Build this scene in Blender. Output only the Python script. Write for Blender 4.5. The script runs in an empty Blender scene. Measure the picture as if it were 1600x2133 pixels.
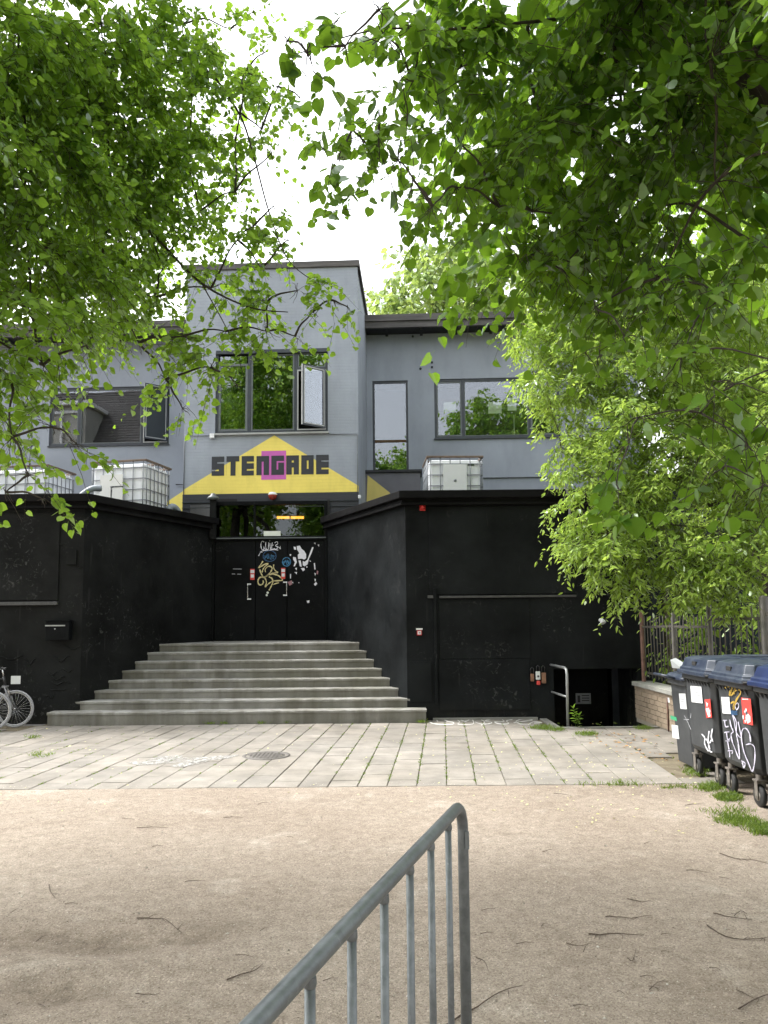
import bpy, math, random
import numpy as np
from mathutils import Vector, Matrix
S = bpy.context.scene
COL = S.collection
R = math.radians
rnd = random.Random(7)
rng = np.random.default_rng(11)

# ------------------------------------------------------------------ camera, world, sun, exposure
CAM_H = 1.70
PITCH, ROLL, FPX, PU, PV = R(5.53), 0.009, 1600.0, 800.0, 1135.0
rt = Vector((1, 0, 0)); up = Vector((0, -math.sin(PITCH), math.cos(PITCH))); fw = Vector((0, math.cos(PITCH), math.sin(PITCH)))
CR = rt * math.cos(ROLL) - up * math.sin(ROLL)
CU = rt * math.sin(ROLL) + up * math.cos(ROLL)
CP = Vector((0, 0, CAM_H))
cd = bpy.data.cameras.new('camera'); cam = bpy.data.objects.new('camera', cd); COL.objects.link(cam)
cd.sensor_fit = 'VERTICAL'; cd.sensor_height = 24.0; cd.lens = 24.0 * FPX / 2133.0
cd.shift_y = (PV - 1066.5) / 2133.0
cd.clip_start = 0.05; cd.clip_end = 2000
cam.matrix_world = Matrix(((CR.x, CU.x, -fw.x, 0), (CR.y, CU.y, -fw.y, 0), (CR.z, CU.z, -fw.z, CAM_H), (0, 0, 0, 1)))
S.camera = cam

SUN_EL, SUN_AZ = R(54), R(-66)      # azimuth clockwise from +Y
w = bpy.data.worlds.new('World'); S.world = w; w.use_nodes = True
nt = w.node_tree; nt.nodes.clear()
sk = nt.nodes.new('ShaderNodeTexSky'); sk.sky_type = 'NISHITA'; sk.sun_disc = False
sk.sun_elevation = SUN_EL; sk.sun_rotation = SUN_AZ; sk.dust_density = 4.0; sk.air_density = 1.6
hs = nt.nodes.new('ShaderNodeHueSaturation'); hs.inputs['Saturation'].default_value = 0.16
bg = nt.nodes.new('ShaderNodeBackground'); bg.inputs['Strength'].default_value = 0.13
wo = nt.nodes.new('ShaderNodeOutputWorld')
nt.links.new(sk.outputs[0], hs.inputs['Color']); nt.links.new(hs.outputs[0], bg.inputs['Color']); nt.links.new(bg.outputs[0], wo.inputs[0])
sd = bpy.data.lights.new('sun', 'SUN'); sun = bpy.data.objects.new('sun', sd); COL.objects.link(sun)
sd.energy = 0.85; sd.angle = R(14); sd.color = (1.0, 0.97, 0.92)
sdir = Vector((math.sin(SUN_AZ) * math.cos(SUN_EL), math.cos(SUN_AZ) * math.cos(SUN_EL), math.sin(SUN_EL)))
sun.rotation_euler = (-sdir).to_track_quat('-Z', 'Y').to_euler(); sun.location = (0, 0, 40)
S.view_settings.view_transform = 'Standard'; S.view_settings.look = 'None'
S.view_settings.gamma = 1.0; S.view_settings.use_curve_mapping = False
S.view_settings.exposure = 2.12
S.cycles.max_bounces = 8; S.cycles.diffuse_bounces = 4; S.cycles.glossy_bounces = 3
S.cycles.transmission_bounces = 5; S.cycles.transparent_max_bounces = 6
S.cycles.caustics_reflective = False; S.cycles.caustics_refractive = False

def ray(u, v):
    d = CR * ((u - PU) / FPX) + CU * (-(v - PV) / FPX) + fw
    return d
def W(u, v, Y):
    d = ray(u, v); return CP + d * (Y / d.y)
def G(u, v, z=0.0):
    d = ray(u, v); return CP + d * ((z - CAM_H) / d.z)

# ------------------------------------------------------------------ materials
MATS = {}
class N:
    """small node-graph helper"""
    def __init__(s, name):
        s.m = bpy.data.materials.new(name); s.m.use_nodes = True; s.t = s.m.node_tree
        s.p = s.t.nodes['Principled BSDF']; s.o = s.t.nodes['Material Output']
        s.tc = s.t.nodes.new('ShaderNodeTexCoord'); s.geo = s.t.nodes.new('ShaderNodeNewGeometry')
        MATS[name] = s.m
    def n(s, typ, **kw):
        x = s.t.nodes.new('ShaderNode' + typ)
        for k, v in kw.items():
            if k in x.inputs: x.inputs[k].default_value = v
            else: setattr(x, k, v)
        return x
    def l(s, a, b): s.t.links.new(a, b)
    def scale(s, src, v):
        m = s.n('Mapping'); m.inputs['Scale'].default_value = v; s.l(src, m.inputs['Vector']); return m.outputs[0]
    def noise(s, scale, detail=4, rough=.55, src=None, stretch=None, dist=0):
        src = src or s.geo.outputs['Position']
        if stretch: src = s.scale(src, stretch)
        x = s.n('TexNoise'); x.inputs['Scale'].default_value = scale; x.inputs['Detail'].default_value = detail
        x.inputs['Roughness'].default_value = rough; x.inputs['Distortion'].default_value = dist
        s.l(src, x.inputs['Vector']); return x.outputs['Fac']
    def vor(s, scale, out='Distance', src=None, feature='F1'):
        x = s.n('TexVoronoi'); x.feature = feature; x.inputs['Scale'].default_value = scale
        s.l(src or s.geo.outputs['Position'], x.inputs['Vector']); return x.outputs[out]
    def ramp(s, fac, stops):
        r = s.n('ValToRGB'); e = r.color_ramp.elements
        while len(e) < len(stops): e.new(.5)
        for i, (p, c) in enumerate(stops):
            e[i].position = p
            if not isinstance(c, tuple): c = (c, c, c)
            e[i].color = (*c[:3], 1)
        s.l(fac, r.inputs['Fac']); return r.outputs['Color']
    def mix(s, fac, a, b, mode='MIX'):
        m = s.n('Mix'); m.data_type = 'RGBA'; m.blend_type = mode
        ins = [i for i in m.inputs if i.type == 'RGBA']
        for i, v in zip(ins, (a, b)):
            if isinstance(v, tuple): i.default_value = (*v[:3], 1)
            else: s.l(v, i)
        f = m.inputs[0]
        if isinstance(fac, (int, float)): f.default_value = fac
        else: s.l(fac, f)
        return [o for o in m.outputs if o.type == 'RGBA'][0]
    def math(s, op, a, b=0.0):
        m = s.n('Math'); m.operation = op
        for i, v in zip(m.inputs, (a, b)):
            if isinstance(v, (int, float)): i.default_value = v
            else: s.l(v, i)
        return m.outputs[0]
    def base(s, c):
        if isinstance(c, tuple): s.p.inputs['Base Color'].default_value = (*c[:3], 1)
        else: s.l(c, s.p.inputs['Base Color'])
    def rough(s, r):
        if isinstance(r, (int, float)): s.p.inputs['Roughness'].default_value = r
        else: s.l(r, s.p.inputs['Roughness'])
    def spec(s, v): s.p.inputs['Specular IOR Level'].default_value = v
    def metal(s, v): s.p.inputs['Metallic'].default_value = v
    def bump(s, h, strength=.3, dist=.01):
        b = s.n('Bump'); b.inputs['Strength'].default_value = strength; b.inputs['Distance'].default_value = dist
        s.l(h, b.inputs['Height'])
        if s.p.inputs['Normal'].is_linked: s.l(s.p.inputs['Normal'].links[0].from_socket, b.inputs['Normal'])
        s.l(b.outputs[0], s.p.inputs['Normal'])

def plain(name, c, rough=.6, var=.12, sc=6, bump=.1, metal=0, spec=.5, dirt=None, dirt_amt=.4):
    g = N(name)
    f = g.noise(sc, 5)
    lo = tuple(x * (1 - var) for x in c); hi = tuple(min(1, x * (1 + var)) for x in c)
    col = g.ramp(f, [(.3, lo), (.7, hi)])
    if dirt:
        d = g.ramp(g.noise(sc * .6, 6, .7), [(.52, 0.0), (.72, 1.0)])
        dd = g.math('MULTIPLY', d, dirt_amt); col = g.mix(dd, col, dirt)
    g.base(col); g.rough(rough); g.metal(metal); g.spec(spec)
    if bump: g.bump(g.noise(sc * 8, 4), bump, .004)
    return g.m

# painted brick facade, blue grey
def facade(name, c, brick=True):
    g = N(name); o = g.tc.outputs['Object']
    f = g.noise(.8, 5, .6, src=o); f2 = g.noise(3, 5, .6, src=o, stretch=(1, 1, .25))
    col = g.ramp(f, [(.3, tuple(x * .88 for x in c)), (.7, tuple(x * 1.1 for x in c))])
    streak = g.ramp(f2, [(.5, (1, 1, 1)), (.8, (.72, .73, .74))]); col = g.mix(.6, col, streak, 'MULTIPLY')
    if brick:
        mp = g.n('Mapping'); mp.inputs['Rotation'].default_value = (R(90), 0, 0); g.l(o, mp.inputs['Vector'])
        b = g.n('TexBrick'); b.inputs['Scale'].default_value = 1.0
        b.inputs['Brick Width'].default_value = .24; b.inputs['Row Height'].default_value = .072; b.inputs['Mortar Size'].default_value = .006
        b.inputs['Mortar Smooth'].default_value = .3
        g.l(mp.outputs[0], b.inputs['Vector'])
        patch = g.ramp(g.noise(.55, 3, src=o), [(.35, .25), (.62, 1.0)])
        h = g.math('MULTIPLY', b.outputs['Fac'], patch)
        inv = g.math('SUBTRACT', 1.0, h)
        col = g.mix(g.math('MULTIPLY', h, .16), col, tuple(x * .6 for x in c))
        g.bump(inv, .7, .006)
    g.base(col); g.rough(.62); g.spec(.35)
    g.bump(g.noise(40, 4, src=o), .15, .004)
    return g.m
facade('grey_facade', (.285, .315, .365))
facade('grey_render', (.27, .298, .348), False)
facade('yellow_paint', (.80, .66, .15))
facade('magenta_paint', (.52, .12, .42))
facade('sign_dark_paint', (.035, .038, .045))
facade('yellow_render', (.66, .55, .17), False)

def black_paint(name, c=(.0070, .0080, .0086), rough=.5, scuff=.8, green=.0):
    g = N(name)
    P = g.geo.outputs['Position']
    f = g.noise(.9, 6, .6); col = g.ramp(f, [(.3, tuple(x * .6 for x in c)), (.72, tuple(x * 2.6 for x in c))])
    # worn patches and thin scratches where the paint has gone
    a = g.noise(1.1, 3, .5); b = g.noise(9, 6, .7, dist=1.5)
    m = g.math('MULTIPLY', g.ramp(a, [(.50, 0.0), (.64, 1.0)]), g.ramp(b, [(.57, 0.0), (.64, 1.0)]))
    m = g.math('MULTIPLY', m, scuff)
    col = g.mix(m, col, (.06, .062, .06))
    sc = g.noise(2.2, 2, .4, stretch=(6, 6, .5)); s2 = g.ramp(sc, [(.70, 0.0), (.73, 1.0)])
    col = g.mix(g.math('MULTIPLY', s2, .35 * scuff), col, (.035, .035, .035))
    # splash dirt close to the ground
    sep = g.n('SeparateXYZ'); g.l(P, sep.inputs[0])
    low = g.ramp(sep.outputs['Z'], [(.0, 1.0), (.35, 0.0)])
    low = g.math('MULTIPLY', low, g.ramp(g.noise(3, 6, .7), [(.35, 0.0), (.7, .75)]))
    col = g.mix(low, col, (.03, .028, .022))
    g.base(col)
    g.rough(g.ramp(g.noise(3, 5), [(.3, rough - .1), (.7, rough + .22)])); g.spec(.07)
    g.bump(g.noise(2.2, 5, .6), .5, .02); g.bump(g.noise(22, 5, .6), .35, .006)
    return g.m
black_paint('black_wall_paint')
black_paint('black_rough_paint', (.0075, .0080, .0080), .55, 1.0)
black_paint('black_door_paint', (.0035, .004, .0045), .42, .45)
black_paint('black_felt', (.005, .005, .0055), .55, .15)

def wood_fascia(name, c):
    g = N(name); o = g.tc.outputs['Object']
    f = g.noise(1.2, 6, .7, src=o, stretch=(1, 1, 10)); f2 = g.noise(30, 3, .5, src=o, stretch=(.05, 1, 1))
    col = g.ramp(f, [(.25, tuple(x * .5 for x in c)), (.75, tuple(x * 1.5 for x in c))])
    col = g.mix(.3, col, g.ramp(f2, [(.3, .3), (.7, 1.0)]), 'MULTIPLY')
    g.base(col); g.rough(.75); g.bump(f2, .3, .004); return g.m
wood_fascia('weathered_fascia', (.085, .08, .078)); wood_fascia('dark_fascia', (.03, .032, .036))
plain('hood_grey', (.13, .13, .15), .7, .12, 3)
plain('soffit_black', (.012, .013, .015), .7, .3)
plain('frame_navy', (.03, .036, .048), .4, .2, 10, .05, dirt=(.09, .1, .1), dirt_amt=.35)
plain('frame_pale', (.33, .34, .34), .45, .12, 9)
plain('rail_dark', (.055, .056, .057), .6, .3, 12, .1)
plain('sash_grey', (.10, .115, .12), .45, .15, 9)
plain('screen_dark', (.028, .036, .042), .55, .1, 3)
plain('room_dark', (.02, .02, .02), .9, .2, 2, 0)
plain('white_plastic', (.72, .74, .75), .4, .05, 8, .03, dirt=(.45, .45, .42), dirt_amt=.3)
plain('paper_white', (.66, .68, .69), .7, .03, 8, 0)
plain('cream_paper', (.72, .76, .68), .7, .03, 8, 0)

def glass(name, refl, tint):
    g = N(name); t = g.t; t.nodes.remove(g.p)
    tr = g.n('BsdfTransparent'); tr.inputs['Color'].default_value = (*tint, 1)
    gl = g.n('BsdfGlossy'); gl.inputs['Roughness'].default_value = .0; gl.inputs['Color'].default_value = (.86, .9, 1.0, 1)
    nb = g.n('Bump'); nb.inputs['Strength'].default_value = .05; nb.inputs['Distance'].default_value = .01
    g.l(g.noise(1.3, 2, src=g.tc.outputs['Object']), nb.inputs['Height']); g.l(nb.outputs[0], gl.inputs['Normal'])
    fr = g.n('Fresnel'); fr.inputs['IOR'].default_value = 1.5
    f = g.math('ADD', fr.outputs[0], refl)
    mx = g.n('MixShader'); g.l(f, mx.inputs[0]); g.l(tr.outputs[0], mx.inputs[1]); g.l(gl.outputs[0], mx.inputs[2])
    g.l(mx.outputs[0], g.o.inputs['Surface']); return g.m
glass('window_glass', .075, (.96, .98, .97)); glass('transom_glass', .03, (.45, .5, .47))

# concrete of the steps and slabs
def concrete(name, c, streak=True, per_obj=0.0):
    g = N(name); P = g.geo.outputs['Position']
    f = g.noise(2.5, 7, .65); col = g.ramp(f, [(.3, tuple(x * .72 for x in c)), (.7, tuple(x * 1.18 for x in c))])
    fine = g.noise(90, 4, .7); col = g.mix(.5, col, g.ramp(fine, [(.3, .72), (.7, 1.12)]), 'MULTIPLY')
    if streak:
        s = g.noise(3.5, 4, .6, stretch=(1, 1, .12)); col = g.mix(.75, col, g.ramp(s, [(.42, (1, 1, 1)), (.62, (.58, .56, .5))]), 'MULTIPLY')
        m = g.ramp(g.noise(.7, 4), [(.45, 0.0), (.7, .55)]); col = g.mix(m, col, (.13, .125, .09))
    if per_obj:
        oi = g.n('ObjectInfo'); r = g.ramp(oi.outputs['Random'], [(0, (1 - per_obj,) * 3), (1, (1 + per_obj * .4, 1 + per_obj * .3, 1 + per_obj * .2))])
        col = g.mix(1.0, col, r, 'MULTIPLY')
        st = g.ramp(g.noise(.55, 5, .6), [(.4, (1, 1, 1)), (.68, (.74, .72, .68))]); col = g.mix(.8, col, st, 'MULTIPLY')
        sp = g.ramp(g.vor(16), [(.0, (.45, .42, .36)), (.09, (1, 1, 1))]); col = g.mix(.45, col, sp, 'MULTIPLY')
    g.base(col); g.rough(.85); g.spec(.25)
    g.bump(fine, .35, .003); g.bump(g.noise(12, 5), .25, .006); return g.m
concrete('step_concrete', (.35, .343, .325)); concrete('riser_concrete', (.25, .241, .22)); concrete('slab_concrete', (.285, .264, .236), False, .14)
concrete('coping_stone', (.34, .34, .31), False); concrete('edge_concrete', (.25, .245, .225), False)
concrete('asphalt_strip', (.21, .20, .19), False)

def gravel():
    g = N('gravel_ground'); P = g.geo.outputs['Position']
    c1 = g.ramp(g.noise(.45, 5, .6), [(.3, (.278, .229, .186)), (.7, (.372, .320, .270))])
    damp = g.ramp(g.noise(.9, 5, .6, dist=.6), [(.56, 0.0), (.70, .7)]); c1 = g.mix(g.math('MULTIPLY', damp, .6), c1, (.20, .16, .125))
    pale = g.ramp(g.noise(1.6, 4, .6, dist=.4), [(.58, 0.0), (.72, .6)]); c1 = g.mix(pale, c1, (.47, .42, .365))
    at = g.n('Attribute'); at.attribute_name = 'damp'
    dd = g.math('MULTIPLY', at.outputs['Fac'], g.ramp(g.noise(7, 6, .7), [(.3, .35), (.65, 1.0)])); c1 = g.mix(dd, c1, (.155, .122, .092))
    lit = g.ramp(g.noise(11, 6, .7), [(.3, (.70, .69, .67)), (.7, (1.16, 1.16, 1.15))]); c1 = g.mix(.8, c1, lit, 'MULTIPLY')
    gr = g.vor(120, 'Color'); bw = g.n('RGBToBW'); g.l(gr, bw.inputs[0])
    c1 = g.mix(.75, c1, g.ramp(bw.outputs[0], [(.1, (.55, .52, .49)), (.4, (.93, .92, .91)), (.8, (1.08, 1.08, 1.08)), (.95, (1.6, 1.62, 1.65))]), 'MULTIPLY')
    gr2 = g.vor(300, 'Color'); bw2 = g.n('RGBToBW'); g.l(gr2, bw2.inputs[0])
    c1 = g.mix(.8, c1, g.ramp(bw2.outputs[0], [(.1, (.72, .70, .67)), (.5, (1, 1, 1)), (.9, (1.18, 1.18, 1.18))]), 'MULTIPLY')
    dk = g.ramp(g.vor(30), [(.0, (.2, .17, .15)), (.12, (1, 1, 1))]); c1 = g.mix(.75, c1, dk, 'MULTIPLY')
    wk = g.ramp(g.vor(43), [(.0, 1.0), (.10, 0.0)]); c1 = g.mix(g.math('MULTIPLY', wk, .6), c1, (.55, .52, .47))
    # soil and moss between the slabs and further off
    sep = g.n('SeparateXYZ'); g.l(P, sep.inputs[0])
    soil = g.ramp(g.noise(5, 5), [(.35, (.15, .125, .09)), (.6, (.21, .18, .125))])
    far = g.math('GREATER_THAN', sep.outputs['Y'], 8.07)
    c1 = g.mix(far, c1, soil)
    g.base(c1); g.rough(.95); g.spec(.2)
    h = g.math('ADD', g.math('MULTIPLY', g.vor(110), -.6), g.math('MULTIPLY', g.vor(260), -.4))
    g.bump(h, .8, .007); g.bump(g.noise(6, 6, .65), .6, .03); return g.m
gravel()
g = N('pebble'); oi = g.noise(60, 2, .5); g.base(g.ramp(oi, [(.3, (.20, .17, .14)), (.5, (.36, .32, .27)), (.72, (.60, .57, .52))])); g.rough(.9); g.spec(.2)
plain('twig_bark', (.085, .06, .045), .9, .4, 30, .3); plain('bark', (.045, .036, .028), .9, .4, 12, .6)
plain('pale_bark', (.16, .14, .11), .9, .3, 8, .6)

def leafmat(name, dark, light, trans, tfac=.42, gloss=.06):
    g = N(name); t = g.t; t.nodes.remove(g.p)
    at = g.n('Attribute'); at.attribute_name = 'tint'
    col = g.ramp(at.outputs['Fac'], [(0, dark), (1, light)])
    vein = g.ramp(g.noise(55, 3), [(.3, .82), (.7, 1.1)]); col = g.mix(.6, col, vein, 'MULTIPLY')
    tc = g.mix(at.outputs['Fac'], tuple(x * .75 for x in trans), tuple(min(1, x * 1.15) for x in trans))
    d = g.n('BsdfDiffuse'); g.l(col, d.inputs['Color'])
    tl = g.n('BsdfTranslucent'); g.l(tc, tl.inputs['Color'])
    m1 = g.n('MixShader'); m1.inputs[0].default_value = tfac; g.l(d.outputs[0], m1.inputs[1]); g.l(tl.outputs[0], m1.inputs[2])
    gl = g.n('BsdfGlossy'); gl.inputs['Roughness'].default_value = .5; gl.inputs['Color'].default_value = (.9, .95, 1, 1)
    fr = g.n('Fresnel'); fr.inputs['IOR'].default_value = 1.4
    m2 = g.n('MixShader'); g.l(g.math('MULTIPLY', fr.outputs[0], gloss * 10), m2.inputs[0]); g.l(m1.outputs[0], m2.inputs[1]); g.l(gl.outputs[0], m2.inputs[2])
    g.l(m2.outputs[0], g.o.inputs['Surface']); return g.m
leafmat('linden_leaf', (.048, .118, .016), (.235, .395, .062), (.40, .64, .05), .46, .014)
leafmat('shade_linden_leaf', (.022, .062, .009), (.115, .225, .030), (.34, .59, .04), .40, .012)  # darker copy of the linden leaf, canopy shade put into its colour
leafmat('maple_leaf', (.12, .21, .032), (.33, .46, .09), (.50, .68, .10), .46, .02)
leafmat('far_leaf', (.16, .24, .08), (.34, .46, .14), (.48, .62, .14), .45, .03)
leafmat('grass_blade', (.07, .13, .025), (.19, .26, .05), (.25, .36, .05), .42, .008)
plain('bract_yellow', (.62, .58, .28), .8, .3, 50, 0)
plain('dry_leaf', (.30, .17, .06), .8, .4, 50, 0)

g = N('galvanised_steel'); f = g.noise(26, 5, .6); v = g.vor(60, 'Color'); bw = g.n('RGBToBW'); g.l(v, bw.inputs[0])
c = g.ramp(f, [(.3, (.125, .138, .148)), (.7, (.20, .218, .23))]); c = g.mix(.35, c, g.ramp(bw.outputs[0], [(.2, .75), (.8, 1.15)]), 'MULTIPLY')
wh = g.ramp(g.noise(9, 6, .7, dist=1), [(.66, 0.0), (.72, .5)]); c = g.mix(wh, c, (.5, .52, .53))
g.base(c); g.metal(.45); g.rough(g.ramp(f, [(.3, .36), (.7, .55)])); g.bump(g.noise(120, 3), .08, .002)
plain('fence_steel', (.095, .088, .078), .5, .25, 12, .1, metal=.2, dirt=(.10, .07, .05), dirt_amt=.4)
plain('rusty_steel', (.16, .085, .065), .7, .3, 12, .2)
plain('rail_steel', (.30, .31, .31), .4, .15, 12, .05, metal=.4)
plain('cage_steel', (.17, .185, .20), .4, .12, 12, .05, metal=.3)
g = N('tank_plastic'); g.base(g.ramp(g.noise(2.5, 4), [(.3, (.68, .71, .76)), (.7, (.82, .84, .87))])); g.rough(.4)
plain('pallet_wood', (.15, .11, .085), .8, .3, 10, .3); plain('duct_white', (.22, .25, .28), .4, .15, 6)
g = N('bin_plastic'); f = g.noise(4, 6, .65); c = g.ramp(f, [(.3, (.030, .033, .038)), (.7, (.060, .064, .068))])
s = g.ramp(g.noise(14, 5, .7, stretch=(1, 1, .2)), [(.58, 0.0), (.72, .35)]); c = g.mix(s, c, (.12, .12, .115)); g.base(c); g.rough(.5); g.bump(g.noise(70, 4), .12, .003)
g = N('lid_plastic'); f = g.noise(5, 5, .6); c = g.ramp(f, [(.3, (.012, .019, .038)), (.7, (.022, .032, .058))])
nz = g.n('SeparateXYZ'); g.l(g.geo.outputs['Normal'], nz.inputs[0]); s = g.ramp(g.noise(7, 6, .7), [(.42, 0.0), (.66, .6)])
c = g.mix(s, c, (.085, .10, .125)); g.base(c); g.rough(.38); g.bump(g.noise(60, 4), .1, .003)
plain('lid_plastic_blue', (.016, .028, .085), .35, .25, 6)
plain('rubber', (.02, .02, .02), .7, .3, 12); plain('axle_steel', (.22, .20, .18), .5, .3, 20, .1, metal=.5)
plain('sticker_red', (.62, .06, .05), .55, .12, 12, 0); plain('sticker_green', (.05, .35, .17), .5, .05, 6, 0)
plain('print_grey', (.42, .43, .46), .7, .1, 6, 0); plain('print_dark', (.06, .06, .07), .6, .1, 6, 0)
plain('tag_white', (.74, .74, .80), .6, .08, 25, 0); plain('tag_gold', (.60, .53, .27), .5, .1, 25, 0)
plain('tag_ochre', (.42, .28, .05), .5, .15, 25, 0); plain('tag_blue', (.05, .20, .38), .6, .25, 25, 0); plain('tag_navy', (.02, .07, .16), .6, .2, 25, 0)
plain('tag_lilac', (.52, .50, .62), .6, .08, 25, 0); plain('pinkish', (.35, .18, .20), .6, .2, 25, 0)
plain('red_lens', (.28, .035, .02), .25, .2, 12, 0); plain('red_plastic', (.5, .02, .02), .35, .1, 12, 0)
plain('brick_tan', (.30, .235, .17), .85, .22, 3, .4, dirt=(.22, .18, .13), dirt_amt=.5); plain('mortar', (.30, .27, .22), .95, .1, 12, .3)
plain('navy_boards', (.012, .018, .034), .7, .3, 3, .2); plain('brown_boards', (.09, .05, .02), .8, .3, 5, .3)
plain('cast_iron', (.11, .10, .09), .7, .25, 25, .3)
plain('road_paint_white', (.33, .32, .30), .8, .15, 9, .2, dirt=(.28, .27, .25), dirt_amt=.8)
g = N('worn_paint'); t = g.t; g.base((.36, .35, .33)); g.rough(.85)
al = g.math('MULTIPLY', g.ramp(g.noise(16, 6, .7), [(.40, 0.0), (.56, 1.0)]), g.ramp(g.noise(3.0, 3), [(.28, .35), (.5, 1.0)])); g.l(al, g.p.inputs['Alpha'])
plain('scrawl_paint', (.62, .61, .58), .8, .1, 9, .1)
plain('bike_black', (.02, .02, .022), .3, .2, 12, 0); plain('bike_grey', (.26, .26, .28), .5, .1, 12, 0); plain('chrome', (.5, .5, .5), .25, .1, 12, 0, metal=.8)
plain('tyre_grey', (.33, .33, .35), .6, .1, 20, .1)
plain('copper_lock', (.26, .14, .09), .4, .2, 12, 0, metal=.3)
plain('roof_tile', (.10, .092, .085), .8, .35, 3, .2); plain('house_render', (.35, .34, .30), .8, .1, 2, .1)
plain('frame_white', (.7, .7, .68), .5, .05, 4, 0)
g = N('heater_glow'); e = g.n('Emission'); e.inputs['Color'].default_value = (1, .36, .05, 1); e.inputs['Strength'].default_value = 2.2; g.l(e.outputs[0], g.o.inputs['Surface'])
M = MATS

# ------------------------------------------------------------------ mesh building
INV = {}
class MB:
    def __init__(s): s.v = []; s.f = []; s.smooth = []
    def add(s, vs, fs, smooth=False):
        o = len(s.v); s.v += [tuple(p) for p in vs]; s.f += [tuple(i + o for i in f) for f in fs]; s.smooth += [smooth] * len(fs); return s
    def box(s, x0, x1, y0, y1, z0, z1):
        x0, x1 = sorted((x0, x1)); y0, y1 = sorted((y0, y1)); z0, z1 = sorted((z0, z1))
        return s.add([(x, y, z) for z in (z0, z1) for y in (y0, y1) for x in (x0, x1)],
                     [(0, 2, 3, 1), (4, 5, 7, 6), (0, 1, 5, 4), (2, 6, 7, 3), (0, 4, 6, 2), (1, 3, 7, 5)])
    def obox(s, c, ax, ay, az):
        """oriented box: centre and three half-axis vectors"""
        c, ax, ay, az = map(Vector, (c, ax, ay, az))
        return s.add([c + ax * i + ay * j + az * k for k in (-1, 1) for j in (-1, 1) for i in (-1, 1)],
                     [(0, 2, 3, 1), (4, 5, 7, 6), (0, 1, 5, 4), (2, 6, 7, 3), (0, 4, 6, 2), (1, 3, 7, 5)])
    def bar(s, p, q, w, h, upv=(0, 0, 1)):
        p, q, u = Vector(p), Vector(q), Vector(upv); d = (q - p); n = d.normalized(); a = n.cross(u).normalized(); b = a.cross(n)
        return s.obox((p + q) / 2, d / 2, a * w / 2, b * h / 2)
    def prism(s, poly, z0, z1):
        n = len(poly); vs = [(x, y, z0) for x, y in poly] + [(x, y, z1) for x, y in poly]
        return s.add(vs, [tuple(range(n - 1, -1, -1)), tuple(range(n, 2 * n))] + [(i, (i + 1) % n, (i + 1) % n + n, i + n) for i in range(n)])
    def tube(s, pts, r, n=8, closed=False):
        pts = [Vector(p) for p in pts]; m = len(pts); rs = r if isinstance(r, (list, tuple)) else [r] * m
        vs = []; prev = None
        for i, p in enumerate(pts):
            a = pts[(i - 1) % m] if (i or closed) else pts[0]; b = pts[(i + 1) % m] if (i < m - 1 or closed) else pts[-1]
            t = (b - a).normalized()
            if prev is None:
                u = t.cross(Vector((0, 0, 1)))
                if u.length < .05: u = t.cross(Vector((1, 0, 0)))
            else: u = prev - t * prev.dot(t)
            u.normalize(); prev = u; w_ = t.cross(u)
            for k in range(n):
                an = 2 * math.pi * k / n; vs.append(p + (u * math.cos(an) + w_ * math.sin(an)) * rs[i])
        fs = []
        for i in range(m if closed else m - 1):
            j = (i + 1) % m
            for k in range(n): fs.append((i * n + k, i * n + (k + 1) % n, j * n + (k + 1) % n, j * n + k))
        s.add(vs, fs, True)
        if not closed:
            o = len(s.v) - len(vs)
            s.f += [tuple(o + k for k in range(n - 1, -1, -1)), tuple(o + (m - 1) * n + k for k in range(n))]; s.smooth += [False, False]
        return s
    def lathe(s, c, prof, n=16, axis=(0, 0, 1)):
        c = Vector(c); ax = Vector(axis).normalized(); u = ax.cross(Vector((0, 0, 1)))
        if u.length < .1: u = ax.cross(Vector((1, 0, 0)))
        u.normalize(); w_ = ax.cross(u); vs = []
        for r, h in prof:
            for k in range(n):
                an = 2 * math.pi * k / n; vs.append(c + ax * h + (u * math.cos(an) + w_ * math.sin(an)) * r)
        fs = [(i * n + k, i * n + (k + 1) % n, (i + 1) * n + (k + 1) % n, (i + 1) * n + k) for i in range(len(prof) - 1) for k in range(n)]
        s.add(vs, fs, True); return s
    def sph(s, c, r, n=10, sx=1, sy=1, sz=1):
        vs = []; c = Vector(c)
        for i in range(n // 2 + 1):
            th = math.pi * i / (n // 2)
            for k in range(n):
                ph = 2 * math.pi * k / n
                vs.append(c + Vector((sx * r * math.sin(th) * math.cos(ph), sy * r * math.sin(th) * math.sin(ph), sz * r * math.cos(th))))
        s.add(vs, [(i * n + k, (i + 1) * n + k, (i + 1) * n + (k + 1) % n, i * n + (k + 1) % n) for i in range(n // 2) for k in range(n)], True); return s
    def build(s, name, mat, parent=None, local=False, bevel=0, origin=None, **tags):
        me = bpy.data.meshes.new(name); inv = None
        vs = s.v
        if parent is not None and not local: inv = INV[parent.name]
        elif origin is not None: inv = Matrix.Translation(-Vector(origin))
        if inv is not None: vs = [tuple(inv @ Vector(p)) for p in vs]
        me.from_pydata(vs, [], s.f); me.polygons.foreach_set('use_smooth', s.smooth)
        me.materials.append(M[mat] if isinstance(mat, str) else mat); me.update()
        o = bpy.data.objects.new(name, me); COL.objects.link(o)
        if parent is not None: o.parent = parent; INV[o.name] = INV[parent.name]
        elif origin is not None: o.location = origin; INV[o.name] = inv
        else: INV[o.name] = Matrix.Identity(4)
        if bevel:
            b = o.modifiers.new('bevel', 'BEVEL'); b.width = bevel; b.segments = 2; b.limit_method = 'ANGLE'; b.angle_limit = R(40)
        for k, v in tags.items(): o[k] = v
        return o
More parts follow.
